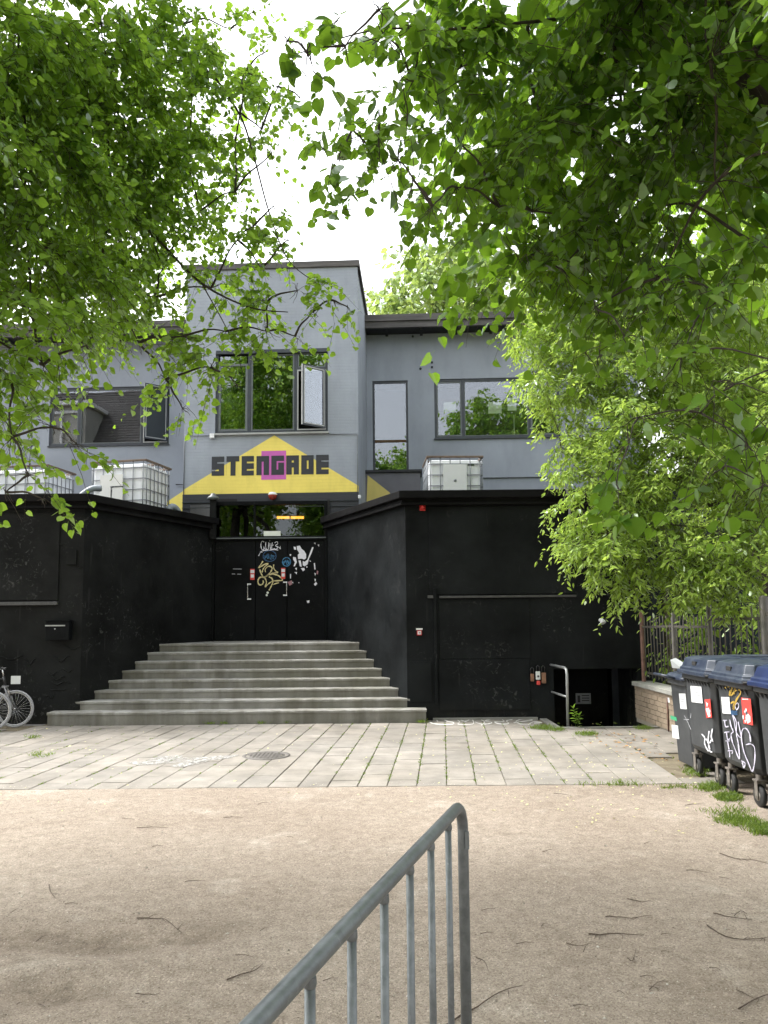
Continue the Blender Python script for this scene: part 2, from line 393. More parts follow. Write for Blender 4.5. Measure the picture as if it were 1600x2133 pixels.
def thing(name, label, cat, loc=(0, 0, 0), rz=0.0, group=None):
    o = bpy.data.objects.new(name, None); COL.objects.link(o); o.location = loc; o.rotation_euler = (0, 0, rz); o.empty_display_size = .1
    o['label'] = label; o['category'] = cat
    if group: o['group'] = group
    INV[o.name] = (Matrix.Translation(Vector(loc)) @ Matrix.Rotation(rz, 4, 'Z')).inverted(); return o
def solo(mb, name, mat, label, cat, loc, group=None, bevel=0):
    o = mb.build(name, mat, origin=loc, bevel=bevel); o['label'] = label; o['category'] = cat
    if group: o['group'] = group
    return o
def copy_tree(o, parent=None):
    c = o.copy(); COL.objects.link(c); c.parent = parent; INV[c.name] = INV[o.name]
    for ch in list(o.children): copy_tree(ch, c)
    return c
def ribbon(mb, P, pts, wd, lift=0.0):
    """flat paint stroke: P maps 2-D to 3-D on the painted plane, pts 2-D points, wd width"""
    n = len(pts); L = []
    for i, (x, y) in enumerate(pts):
        a = pts[max(i - 1, 0)]; b = pts[min(i + 1, n - 1)]; dx, dy = b[0] - a[0], b[1] - a[1]; l = math.hypot(dx, dy) or 1
        w_ = wd * (.82 + .3 * math.sin(i * 1.7 + x)); L.append((x - dy / l * w_ / 2, y + dx / l * w_ / 2)); L.append((x + dy / l * w_ / 2, y - dx / l * w_ / 2))
    mb.add([P(x, y) for x, y in L], [(2 * i, 2 * i + 1, 2 * i + 3, 2 * i + 2) for i in range(n - 1)])
def smooth2(pts, k=5):
    out = []
    n = len(pts)
    for i in range(n - 1):
        p0 = pts[max(i - 1, 0)]; p1 = pts[i]; p2 = pts[i + 1]; p3 = pts[min(i + 2, n - 1)]
        for j in range(k):
            t = j / k
            out.append(tuple(.5 * (2 * b + (c - a) * t + (2 * a - 5 * b + 4 * c - d) * t * t + (3 * b - a - 3 * c + d) * t ** 3) for a, b, c, d in zip(p0, p1, p2, p3)))
    out.append(tuple(pts[-1])); return out
def holes(x0, x1, z0, z1, hs):
    """rectangle minus holes -> list of rectangles"""
    xs = sorted({x0, x1, *[h[0] for h in hs], *[h[1] for h in hs]}); zs = sorted({z0, z1, *[h[2] for h in hs], *[h[3] for h in hs]})
    out = []
    for i in range(len(xs) - 1):
        for j in range(len(zs) - 1):
            cx, cz = (xs[i] + xs[i + 1]) / 2, (zs[j] + zs[j + 1]) / 2
            if not (x0 < cx < x1 and z0 < cz < z1): continue
            if any(h[0] < cx < h[1] and h[2] < cz < h[3] for h in hs): continue
            out.append((xs[i], xs[i + 1], zs[j], zs[j + 1]))
    return out
# ------------------------------------------------------------------ setting: ground, slabs
YE, YF, YW, YD = 8.06, 12.9, 13.2, 16.5        # gravel edge, bottom step, black wall, doors
PIT = (2.72, 4.36, 12.16, YW)
def gz(x, y):
    if y > YE: return -.016
    z = .010 * math.sin(x * 1.3 + 2 * math.sin(y * .7)) * math.sin(y * 1.1 + .6 * x) + .004 * math.sin(5.1 * x + 3 * y) * math.sin(4.3 * y - 2 * x)
    for cx, cy, rx, ry, d in ((-2.55, 4.45, .9, .28, .040), (-1.5, 4.25, .35, .16, .035), (-1.55, 3.75, .33, .12, .04), (-1.05, 4.35, .2, .1, .03), (-2.9, 4.0, .8, .3, -.018), (-1.6, 4.02, .5, .12, -.02)):
        z -= d * math.exp(-((x - cx) / rx) ** 2 - ((y - cy) / ry) ** 2)
    return z * max(.15, min(1, (8.06 - y) / .5)) - .005
def lines(lo, hi, st, extra):
    a = list(np.arange(lo, hi + 1e-6, st)) + extra; a = sorted(set(round(float(q), 4) for q in a))
    out = [a[0]]
    for q in a[1:]:
        if q - out[-1] > 1e-3: out.append(q)
    return out
xs = lines(-7, 7, .09, [-400, -120, -40, -20, -12, 12, 20, 40, 120, 400, PIT[0], PIT[1]])
ys = lines(.5, 8.06, .07, [-400, -120, -40, -15, -6, -2, -.5, 8.08, 9, 10, 11, PIT[2], PIT[3], 14, 15.5, 20, 40, 120, 400])
mb = MB(); nx = len(xs)
vs = [(x, y, gz(x, y) if abs(x) < 60 and abs(y) < 60 else -.03) for y in ys for x in xs]
fs = []
for j in range(len(ys) - 1):
    for i in range(nx - 1):
        cx, cy = (xs[i] + xs[i + 1]) / 2, (ys[j] + ys[j + 1]) / 2
        if PIT[0] < cx < PIT[1] and PIT[2] < cy < 15.5: continue
        fs.append((j * nx + i, j * nx + i + 1, (j + 1) * nx + i + 1, (j + 1) * nx + i))
mb.add(vs, fs, True); gr_ = mb.build('ground', 'gravel_ground', kind='structure')
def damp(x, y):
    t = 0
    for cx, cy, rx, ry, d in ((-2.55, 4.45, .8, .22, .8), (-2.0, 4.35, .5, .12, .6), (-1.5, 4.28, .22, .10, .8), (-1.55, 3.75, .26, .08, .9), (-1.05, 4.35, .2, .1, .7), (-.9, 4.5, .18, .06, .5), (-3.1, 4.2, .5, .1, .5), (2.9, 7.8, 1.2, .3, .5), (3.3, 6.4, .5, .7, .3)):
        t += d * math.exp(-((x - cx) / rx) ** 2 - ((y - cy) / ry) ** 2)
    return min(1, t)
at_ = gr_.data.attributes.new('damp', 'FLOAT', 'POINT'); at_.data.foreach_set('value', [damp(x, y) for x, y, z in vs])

pav = MB().box(-9, -5.72, 13.02, 13.19, -.05, -.012).build('pavement', 'asphalt_strip', kind='structure')
pav['label'] = 'grey concrete slab pavement with mossy joints'
ja = math.atan2(921 - 800, FPX * 1.0); jd = (math.sin(ja), math.cos(ja))
SLW, SLL = .306, .6
cells = []
for c in range(-34, 22):
    for r_ in range(-1, 9):
        off = .3 if c % 2 else 0
        y0 = YE + r_ * SLL + off - .3; y1 = y0 + SLL - .007
        y0 = max(y0, YE + .004); y1 = min(y1, 13.16)
        if y1 - y0 < .06: continue
        def xat(k, y): return .62 + k * SLW + (y - YE) * math.tan(ja)
        xm = xat(c + .5, (y0 + y1) / 2)
        if xm < -9 or xm > 5.2: continue
        if (y0 + y1) / 2 > 12.55 and xm < -5.75: continue
        if y1 > YF - .02 and -5.72 < xm < .78: y1 = min(y1, YF - .02)
        if y1 - y0 < .06: continue
        if xm > PIT[0] - .15 and y1 > PIT[2] - .12: y1 = PIT[2] - .12
        if y1 - y0 < .06: continue
        if xm > 4.15: continue
        if xm > 3.25 and y0 < 9.4 and rnd.random() < .6: continue          # broken away beside the bins
        cells.append((xm, y0, y1, c, xat))
def slab_mb(mb, cell, dz):
    xm, y0, y1, c, xat = cell; g_ = .0042
    tx, ty = rnd.uniform(-.0022, .0022), rnd.uniform(-.0018, .0018)
    P = [(xat(c, y0) + g_, y0), (xat(c + 1, y0) - g_, y0), (xat(c + 1, y1) - g_, y1), (xat(c, y1) + g_, y1)]
    e = .005; top = []
    cx = sum(p[0] for p in P) / 4; cy = sum(p[1] for p in P) / 4
    Z = [dz + (1 if p[0] > cx else -1) * tx + (1 if p[1] > cy else -1) * ty for p in P]
    inn = [(p[0] + (e if p[0] < cx else -e), p[1] + (e if p[1] < cy else -e)) for p in P]
    vs = [(p[0], p[1], -.045) for p in P] + [(p[0], p[1], z - .005) for p, z in zip(P, Z)] + [(p[0], p[1], z) for p, z in zip(inn, Z)]
    fs = [(i, (i + 1) % 4, (i + 1) % 4 + 4, i + 4) for i in range(4)] + [(i + 4, (i + 1) % 4 + 4, (i + 1) % 4 + 8, i + 8) for i in range(4)] + [(8, 9, 10, 11)]
    mb.add(vs, fs)
def inview(cell):
    return abs(cell[0]) < .53 * (cell[1] + cell[2]) / 2 + .2
cells.sort(key=lambda c: (not inview(c), (c[1] + c[2]) / 2))
rest = MB()
for i, c in enumerate(cells):
    if i < 296:
        m_ = MB(); slab_mb(m_, c, rnd.uniform(-.0025, .0025)); m_.build('slab', 'slab_concrete', pav)
    else: slab_mb(rest, c, rnd.uniform(-.0025, .0025))
if rest.v: rest.build('slabs', 'slab_concrete', pav, kind='stuff')
# kerb round the stairwell and low sill below the right wall
k = MB(); k.box(PIT[0] - .16, 4.5, PIT[2] - .11, PIT[2], -.9, .012); k.box(PIT[0] - .12, PIT[0], PIT[2], YW, -.9, .010)
k.build('kerb', 'edge_concrete', pav)
MB().box(.80, PIT[0] - .16, YW - .075, YW + .02, -.05, .035).build('wall_sill', 'edge_concrete', pav)

# manhole cover
c = G(555, 1574); mh = MB(); n = 32
mh.lathe((c.x, c.y, -.03), [(.0, .034), (.235, .034), (.24, .029), (.25, .029), (.255, .035), (.30, .035), (.303, 0)], n)
for i in range(-4, 5):
    for j in range(-4, 5):
        if math.hypot(i, j) < 4.3 : mh.box(c.x + i * .048 - .014, c.x + i * .048 + .014, c.y + j * .048 - .014, c.y + j * .048 + .014, .003, .0075)
solo(mh, 'manhole_cover', 'cast_iron', 'round rusty grey iron manhole cover set in the pavement slabs', 'manhole cover', (c.x, c.y, 0))

# ------------------------------------------------------------------ black single-storey annex
ZC0, ZC1 = 3.66, 3.90
XL, XR, DL, DR = -5.18, .373, -3.70, -1.22
ax_ = thing('black_annex', 'black painted single storey annex with recessed entrance between two wings', 'building', (0, YW, 0))
wl = MB(); wl.prism([(-12, YW), (XL, YW), (DL, YD), (DL, 18.6), (-12, 18.6)], -.05, 3.70)
wl.build('wall', 'black_rough_paint', ax_, label='black left wing wall with peeling paint')
# right wing wall with the basement opening
ox0, ox1, oz1 = 2.86, 4.28, .83
wr = MB()
for (a, b, z0, z1) in holes(XR, 4.52, -1.3, 3.55, [(ox0, ox1, -1.2, oz1)]):
    wr.box(a, b, YW, YW + .28, z0, z1)
wr.prism([(XR, YW), (XR + .3, YW + .28), (DR + .3, YD + .1), (DR + .3, 18.6), (DR, 18.6), (DR, YD)], -.05, 3.55)
wr.box(4.24, 4.52, YW + .28, 18.6, -1.3, 3.55)
wr.build('wall', 'black_wall_paint', ax_, label='black right wing wall above the basement entrance')
fr_ = MB(); fr_.prism([(XR + .3, YW + .28), (4.24, YW + .28), (4.24, 18.6), (DR + .3, 18.6), (DR + .3, YD + .1)], 3.56, 3.70); fr_.build('roof', 'black_felt', ax_)
# coping of roofing felt: two steps, follows the plan
def strip(path, off0, off1, z0, z1, side):
    def offs(d):
        out = []
        for i, p in enumerate(path):
            ns = []
            for a, b in ((i - 1, i), (i, i + 1)):
                if a < 0 or b >= len(path): continue
                dx, dy = path[b][0] - path[a][0], path[b][1] - path[a][1]; l = math.hypot(dx, dy); ns.append((dy / l * side, -dx / l * side))
            if len(ns) == 2:
                nx_, ny_ = ns[0][0] + ns[1][0], ns[0][1] + ns[1][1]; q = (nx_ * ns[0][0] + ny_ * ns[0][1]); nx_, ny_ = nx_ / q, ny_ / q
            else: nx_, ny_ = ns[0]
            out.append((p[0] + nx_ * d, p[1] + ny_ * d))
        return out
    a, b = offs(off0), offs(off1); m_ = MB(); n = len(path)
    vs = [(x, y, z) for z in (z0, z1) for pts in (a, b) for x, y in pts]
    fs = []
    for i in range(n - 1):
        fs += [(i, i + 1, n + i + 1, n + i), (2 * n + i, 3 * n + i, 3 * n + i + 1, 2 * n + i + 1), (i, 2 * n + i, 2 * n + i + 1, i + 1), (n + i, n + i + 1, 3 * n + i + 1, 3 * n + i)]
    fs += [(0, n, 3 * n, 2 * n), (n - 1, 3 * n - 1, 4 * n - 1, 2 * n - 1)]
    return m_.add(vs, fs)
for path in ([(-12, YW), (XL, YW), (DL, YD)], [(DR, YD), (XR, YW), (4.52, YW), (4.52, 18.5)]):
    strip(path, -.25, .17, 3.765, ZC1, 1).build('coping', 'black_felt', ax_, bevel=.012)
    strip(path, -.2, .085, 3.70, 3.765, 1).build('coping_band', 'black_felt', ax_)
    strip(path, -.2, .115, 3.655, 3.70, 1).build('coping_trim', 'black_felt', ax_, bevel=.006)
    strip(path, -.2, .003, 3.54, 3.655, 1).build('parapet', 'black_wall_paint', ax_)

# recess with the doors
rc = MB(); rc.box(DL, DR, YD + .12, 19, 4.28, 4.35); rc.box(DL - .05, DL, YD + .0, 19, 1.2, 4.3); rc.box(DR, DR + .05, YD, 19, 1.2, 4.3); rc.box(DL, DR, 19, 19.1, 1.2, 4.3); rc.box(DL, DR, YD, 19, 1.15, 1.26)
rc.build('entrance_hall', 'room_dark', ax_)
def Dp(u, v, d=0.0): return W(u, v, YD - d)
zt = Dp(560, 1121).z; zT = Dp(560, 1044).z; ZL = 1.262
fm = MB()
for (a, b, z0, z1) in holes(DL, DR, ZL, zT, [(DL + .07, DR - .07, zt + .045, zT - .075), (DL + .05, DR - .05, ZL, zt - .045)]):
    fm.box(a, b, YD - .02, YD + .10, z0, z1)
fm.build('door_frame', 'black_door_paint', ax_, bevel=.004)
MB().box(DL + .03, DR - .03, YD - .045, YD - .018, zt - .012, zt + .012).build('drip_rail', 'sash_grey', ax_)
xm1 = Dp(530, 1080).x
MB().box(xm1 - .018, xm1 + .018, YD, YD + .07, zt + .045, zT - .075).build('transom_bar', 'black_door_paint', ax_)
MB().box(DL + .07, DR - .07, YD + .045, YD + .051, zt + .045, zT - .075).build('transom_window', 'transom_glass', ax_)
p0, p1 = Dp(549, 1106), Dp(584, 1117.5)
MB().box(p0.x, p1.x, YD + .036, YD + .041, p1.z, p0.z).build('notice', 'cream_paper', ax_)
seams = [DL + .05, Dp(532, 1200).x, Dp(598, 1200).x, DR - .05]
doors = []
for i in range(3):
    m_ = MB().box(seams[i] + .006, seams[i + 1] - .006, YD + .02, YD + .07, ZL + .012, zt - .05)
    d = m_.build('door' if i != 1 else 'fixed_panel', 'black_door_paint', ax_, bevel=.004); doors.append(d)
for i, (u, dr) in enumerate(((517, doors[0]), (598, doors[2]))):
    a, b = Dp(u, 1213 + (4 if i == 0 else 0)), Dp(u, 1240 + (8 if i == 0 else 0)); s = 1 if i == 0 else -1
    m_ = MB(); m_.tube([(a.x + .05 * s, YD + .02, a.z), (a.x + .02 * s, YD - .05, a.z), (a.x, YD - .06, a.z - .02), (b.x, YD - .06, b.z + .02), (b.x + .02 * s, YD - .05, b.z), (b.x + .05 * s, YD + .02, b.z)], .012, 8)
    m_.build('handle', 'chrome', dr)
    for q in (a, b): MB().box(q.x - .01 * s, q.x + .075 * s, YD - .068, YD - .058, q.z - .014, q.z + .014).build('handle_mount', 'white_plastic', dr)
# stickers, paint on the doors
def on_door(u, v): p = Dp(u, v, -.02); return (p.x, YD + .016, p.z)
def z4(x, y): return on_door(400 + x / 4.444, 980 + y / 4.444)
def zz(x, y): return on_door(530 + x / 10.667, 1115 + y / 10.667)
for (x0, y0, x1, y1) in ((540, 912, 580, 1012), (826, 903, 864, 1003)):
    pr = doors[0] if x0 < 600 else doors[2]
    a, b = z4(x0, y0), z4(x1, y1)
    MB().box(a[0], b[0], YD + .013, YD + .017, b[2], a[2]).build('sticker', 'sticker_red', pr, label='small red and white door sticker')
    h = a[2] - b[2]
    MB().box(a[0] + .006, b[0] - .006, YD + .011, YD + .0129, b[2] + h * .62, b[2] + h * .9).build('sticker_print', 'paper_white', pr)
    MB().box(a[0] + .012, b[0] - .012, YD + .011, YD + .0129, b[2] + h * .2, b[2] + h * .5).build('sticker_print', 'paper_white', pr)
def paint(name, mat, strokes, P, wd, parent, k=4, label=None):
    m_ = MB()
    for st in strokes:
        pts = smooth2(st, k) if len(st) > 2 else list(st)
        ribbon(m_, P, pts, wd)
    o = m_.build(name, mat, parent)
    if label: o['label'] = label
    return o
GP = doors[1]
paint('graffiti_tag', 'tag_gold', [
    [(190, 575), (150, 640), (95, 720), (170, 680), (240, 640), (310, 635), (240, 690), (190, 760), (170, 830)],
    [(120, 760), (150, 850), (210, 930), (300, 880), (370, 800), (395, 730), (350, 690), (290, 700), (240, 760), (250, 820)],
    [(430, 650), (430, 730), (470, 790), (520, 825), (430, 840), (330, 870), (230, 920)],
    [(330, 880), (430, 865), (540, 900), (600, 960), (620, 1000), (520, 1010), (410, 1020), (310, 1080), (240, 1150), (270, 1050), (240, 960), (190, 930), (120, 940), (80, 1010), (100, 1090), (160, 1100), (200, 1050), (190, 1000)],
    [(320, 920), (390, 960), (410, 1040), (370, 1140), (325, 1225)], [(420, 1095), (480, 1070), (545, 1055)],
], zz, 30, GP, label='looping gold spray tag')
m_ = MB()
for (x, y, r_) in ((295, 1275, 26), (275, 1330, 24)):
    m_.add([zz(x + r_ * math.cos(a * math.pi / 5), y + r_ * math.sin(a * math.pi / 5)) for a in range(10)], [tuple(range(10))])
m_.build('graffiti_dots', 'cream_paper', GP)
paint('graffiti_tag', 'tag_white', [
    [(215, 150), (175, 130), (145, 200), (160, 300), (205, 320), (210, 240)], [(205, 240), (230, 300), (260, 330)],
    [(255, 150), (250, 250), (275, 320), (310, 300), (320, 160)], [(345, 110), (340, 130)], [(345, 180), (350, 250), (365, 310), (400, 300)],
    [(400, 160), (385, 240), (395, 310), (440, 300)], [(385, 225), (430, 215)],
    [(450, 170), (500, 140), (520, 190), (470, 230), (520, 270), (480, 310), (430, 290)], [(500, 240), (560, 280), (580, 310), (575, 240)],
    [(95, 460), (130, 390), (190, 345), (330, 330), (450, 320), (530, 330)], [(130, 360), (175, 380)],
], zz, 17, GP, label='scrawled white marker tag')
for (cx, cy, rx, ry, mt) in ((340, 460, 145, 120, 'tag_navy'), (715, 590, 90, 95, 'tag_blue')):
    pr = GP if cx < 600 else doors[2]
    paint('paint_scribble', mt, [[(cx + rx * math.cos(a), cy + ry * math.sin(a)) for a in np.linspace(0, 6.4, 14)],
        [(cx - rx, cy - 20), (cx - rx * .5, cy + 30), (cx - rx * .3, cy - 30), (cx, cy + 20), (cx + rx * .3, cy - 30), (cx + rx * .5, cy + 25), (cx + rx, cy - 25)],
        [(cx - rx * .8, cy + 40), (cx - .2 * rx, cy - ry * .4), (cx + rx * .1, cy + ry * .6), (cx + rx * .7, cy + ry * .3)]], zz, 22, pr)
paint('paint_scribble', 'tag_blue', [[(220, 470), (280, 450), (330, 480), (390, 450), (450, 470)], [(230, 520), (270, 470), (300, 520), (330, 470), (350, 530), (390, 470), (430, 530)]], zz, 16, GP)
# torn white poster remains
blobs = [[(940, 240), (1010, 230), (1050, 300), (1110, 350), (1150, 420), (1150, 510), (1110, 540), (1050, 520), (970, 530), (965, 430), (1000, 400), (950, 320)],
         [(980, 560), (1030, 560), (1055, 700), (1010, 690)], [(1075, 570), (1120, 590), (1180, 540), (1230, 400), (1285, 260), (1318, 270), (1270, 400), (1210, 530), (1180, 650), (1120, 690), (1075, 670)],
         [(870, 250), (920, 260), (930, 320), (885, 320)], [(860, 480), (920, 490), (945, 600), (900, 690), (870, 690), (900, 600), (860, 540)], [(1030, 730), (1110, 725), (1120, 770), (1080, 800)],
         [(900, 730), (945, 720), (940, 780)], [(890, 820), (950, 815), (940, 865)], [(1225, 550), (1260, 580), (1235, 590)], [(1150, 690), (1190, 700), (1160, 725)],
         [(1320, 620), (1345, 615), (1360, 760), (1335, 760)], [(1335, 830), (1365, 850), (1350, 910)], [(1335, 965), (1365, 970), (1360, 1025), (1340, 1020)], [(1320, 1085), (1370, 1035), (1400, 1080), (1350, 1125)],
         [(1325, 170), (1355, 165), (1360, 205)], [(1405, 210), (1440, 205), (1435, 255)], [(785, 415), (820, 420), (815, 460), (785, 455)], [(1160, 1455), (1225, 1445), (1220, 1500), (1180, 1505)],
         [(830, 1040), (860, 1035), (862, 1070)], [(970, 1045), (1000, 1045), (995, 1070)], [(790, 860), (815, 860), (812, 960), (795, 960)]]
for bl in blobs: MB().add([zz(x, y) for x, y in bl], [tuple(range(len(bl)))]).build('paper_scrap', 'tag_white', doors[2])
for bl in ([(740, 1040), (830, 1000), (840, 1090), (780, 1120)], [(1390, 780), (1420, 800), (1410, 870), (1380, 860)]): MB().add([zz(x, y) for x, y in bl], [(0, 1, 2, 3)]).build('paper_scrap', 'pinkish', doors[2])
m_ = MB()
for (x0, x1, y) in ((380, 460, 912), (420, 455, 960), (370, 400, 958)): m_.add([z4(x0, y - 3), z4(x1, y - 2), z4(x1, y + 3), z4(x0, y + 2)], [(0, 1, 2, 3)])
m_.build('scratch', 'print_grey', doors[0])

# orange heater tubes seen through the transom
hp = [W(577, 1078, 17.3), W(603, 1078, 17.3), W(606, 1078, 17.3), W(633, 1078, 17.3)]
ht = thing('ceiling_heater', 'glowing orange heater tubes in the dark hall behind the door window', 'heater', (hp[1].x, 17.3, hp[1].z))
MB().box(hp[0].x - .05, hp[3].x + .05, 17.31, 17.36, hp[0].z - .05, hp[0].z + .09).build('housing', 'room_dark', ht)
for a, b in ((0, 1), (2, 3)): MB().tube([hp[a], hp[b]], .030, 10).build('lamp_tube', 'heater_glow', ht)
MB().box(hp[1].x, hp[1].x + .03, 17.32, 17.36, hp[1].z + .08, 4.28).build('hanger', 'room_dark', ht)

# dark parts in the wings: boarded windows, sills, panels
def Wp(u, v, d=0.0): return W(u, v, YW - d)
def panel(name, mat, u0, v0, u1, v1, d, th=.02, bevel=.004, **tg):
    a, b = Wp(u0, v0), Wp(u1, v1); return MB().box(a.x, b.x, YW - d, YW + .004, min(a.z, b.z), max(a.z, b.z)).build(name, mat, ax_, bevel=bevel, **tg)
panel('boarded_window', 'black_wall_paint', 893, 1056, 1198, 1236, .022)
a, b = Wp(915, 1246), Wp(1199, 1239); MB().box(a.x, b.x, YW - .06, YW, a.z, b.z + .0).build('window_sill', 'rail_dark', ax_, bevel=.004)
a, b = Wp(891, 1246), Wp(902, 1240); MB().box(a.x, b.x, YW - .05, YW, a.z, b.z).build('bracket', 'rail_dark', ax_)
panel('cable_duct', 'black_wall_paint', 903, 1225, 912, 1466, .05)
panel('service_panel', 'black_wall_paint', 914, 1374, 1105, 1478, .018)
panel('service_panel', 'black_wall_paint', 914, 1249, 1105, 1371, .012)
panel('side_panel', 'black_wall_paint', 853, 1378, 900, 1462, .015)
panel('boarded_window', 'black_rough_paint', -60, 1070, 121, 1250, .022)
a, b = Wp(-80, 1262), Wp(122, 1253); MB().box(a.x, b.x, YW - .06, YW, a.z, b.z).build('window_sill', 'rail_dark', ax_, bevel=.004)
a, b = Wp(140, 1146), Wp(160, 1176); MB().box(a.x, b.x, YW - .03, YW, b.z, a.z).build('junction_cover', 'black_rough_paint', ax_, bevel=.003)
# crumbled plaster ridges near the left corner
for j, (u, v, w_, ln) in enumerate(((150, 1348, 10, 46), (128, 1372, 9, 36), (122, 1412, 8, 30), (128, 1422, 10, 40), (122, 1436, 8, 34), (104, 1450, 7, 18), (18, 1370, 7, 60), (62, 1378, 6, 26), (138, 1075, 7, 16), (150, 1085, 6, 14), (128, 1134, 8, 14), (165, 1180, 6, 14), (140, 1396, 6, 26), (150, 1300, 5, 14), (110, 1402, 5, 24))):
    p = Wp(u, v); m_ = MB(); L = ln / FPX * YW; pts = []
    for k in range(7):
        t = k / 6 - .5; pts.append((p.x + t * L, YW - .004, p.z + .035 * math.sin(k * 1.3 + j) * (1 if j % 2 else .6) - .02 * math.cos(t * 6)))
    rs = [.004 + .010 * (w_ / 10) * math.sin(math.pi * (k + .4) / 6.8) for k in range(7)]
    m_.tube(pts, rs, 6); m_.build('plaster_ridge', 'black_rough_paint', ax_)
# letterbox
a, b = Wp(103, 1294), Wp(150, 1333); lb = thing('letterbox', 'black metal letterbox with a pale slot strip on the left black wall', 'letterbox', ((a.x + b.x) / 2, YW, b.z))
MB().box(a.x, b.x, YW - .14, YW, b.z, a.z).build('box', 'black_door_paint', lb, bevel=.008)
MB().box(a.x - .005, b.x + .005, YW - .155, YW, a.z, a.z + .015).build('lid', 'black_door_paint', lb)
c0, c1 = Wp(102, 1304.5), Wp(143, 1301.5); MB().box(c0.x, c1.x, YW - .150, YW - .141, c0.z, c1.z).build('slot_strip', 'frame_pale', lb)
MB().lathe((Wp(122, 1310).x, YW - .141, Wp(122, 1310).z), [(0.0, .006), (.012, .006), (.012, 0)], 10, (0, -1, 0)).build('lock', 'frame_pale', lb)
# right wall fittings
p = Wp(880, 1057); rb = thing('alarm_beacon', 'red alarm beacon high on the right black wall under the coping', 'alarm beacon', (p.x, YW, p.z))
MB().box(p.x - .05, p.x + .05, YW - .03, YW, p.z - .06, p.z + .05).build('base', 'red_plastic', rb, bevel=.006)
MB().sph((p.x, YW - .05, p.z), .042, 10).build('lens', 'red_plastic', rb)
p = Wp(873.5, 1317); fb = thing('fire_call_point', 'small red and white fire call point at chest height on the right black wall', 'call point', (p.x, YW, p.z))
MB().box(p.x - .042, p.x + .042, YW - .045, YW, p.z - .05, p.z + .03).build('box', 'red_plastic', fb, bevel=.004)
MB().box(p.x - .03, p.x + .03, YW - .048, YW - .0455, p.z - .035, p.z + .02).build('front', 'paper_white', fb)
MB().box(p.x - .01, p.x + .018, YW - .0505, YW - .0485, p.z - .02, p.z + .005).build('symbol', 'pinkish', fb)
MB().box(p.x - .055, p.x + .055, YW - .02, YW, p.z + .04, p.z + .068).build('plate', 'white_plastic', fb)
p = Wp(1250, 1293); fl = thing('flood_light', 'small white swivel lamp on the right black wall above the basement entrance', 'lamp', (p.x, YW, p.z))
MB().lathe((p.x, YW - .01, p.z + .01), [(0, .03), (.028, .03), (.028, 0)], 10, (0, -1, 0)).build('base', 'white_plastic', fl)
MB().tube([(p.x, YW - .03, p.z + .02), (p.x - .02, YW - .07, p.z + .035), (p.x, YW - .10, p.z + .01)], .010, 6).build('bracket', 'white_plastic', fl)
MB().lathe((p.x - .01, YW - .08, p.z + .035), [(.012, 0), (.035, .02), (.052, .09), (.046, .095), (0, .085)], 14, (.35, -.5, -.8)).build('lamp_head', 'white_plastic', fl)
p = W(690, 1090, 16.4); dc = thing('dome_camera', 'round grey security camera dome beside the entrance under the coping', 'security camera', (p.x + .02, p.y - .1, p.z))
MB().lathe((p.x, 16.32, p.z), [(0, .02), (.06, .02), (.072, 0), (.072, -.04), (0, -.05)], 18, (0, -1, 0)).build('housing', 'frame_pale', dc)
MB().sph((p.x, 16.30, p.z), .045, 12).build('dome', 'frame_navy', dc)
# padlock cluster hanging on the wall
p = Wp(1120, 1405); lk = thing('padlock_cluster', 'cluster of worn padlocks and tags hanging low on the right black wall', 'padlocks', (p.x, YW, p.z))
for (u, v, w_, h, mt) in ((1108, 1411, .06, .13, 'copper_lock'), (1120, 1407, .075, .14, 'white_plastic'), (1121, 1422, .06, .07, 'sticker_red'), (1132, 1412, .075, .18, 'copper_lock')):
    q = Wp(u, v); MB().box(q.x - w_ / 2, q.x + w_ / 2, YW - .05, YW - .015, q.z - h / 2, q.z + h / 2).build('padlock' if mt != 'sticker_red' else 'tag', mt, lk, bevel=.01)
for (u, v) in ((1108, 1400), (1120, 1396), (1131, 1397)):
    q = Wp(u, v); MB().tube([(q.x - .025, YW - .03, q.z - .02), (q.x - .025, YW - .03, q.z + .06), (q.x, YW - .03, q.z + .085), (q.x + .025, YW - .03, q.z + .06), (q.x + .025, YW - .03, q.z - .02)], .008, 6).build('shackle', 'bike_black', lk)
q = Wp(1120, 1407); MB().lathe((q.x, YW - .052, q.z - .01), [(0, .002), (.018, .002), (.018, 0)], 10, (0, -1, 0)).build('keyhole', 'print_dark', lk)
# bent pipe over the coping, right
pts = [W(1165, 1018, 13.35), W(1168, 1010, 13.05), W(1178, 1014, 12.98), W(1186, 1040, 13.0), W(1187, 1075, 13.1)]
solo(MB().tube(smooth2([tuple(q) for q in pts], 4), .022, 8), 'overflow_pipe', 'bike_grey', 'bent grey hose hanging over the black coping at the right', 'pipe', tuple(pts[1]))
# lamp post stub left of the transom
p = W(444, 1030, 16.35)
wl_ = thing('entrance_lamp', 'weathered round wall lamp on a post left of the door window', 'lamp', (p.x, 16.35, 3.9))
MB().box(p.x - .06, p.x + .06, 16.32, 16.42, 3.45, p.z - .12).build('post', 'black_rough_paint', wl_)
MB().lathe((p.x, 16.36, p.z - .12), [(0, 0), (.10, .0), (.13, .03), (.11, .07), (.06, .1), (.05, .14), (0, .15)], 14).build('lamp_head', 'sash_grey', wl_)
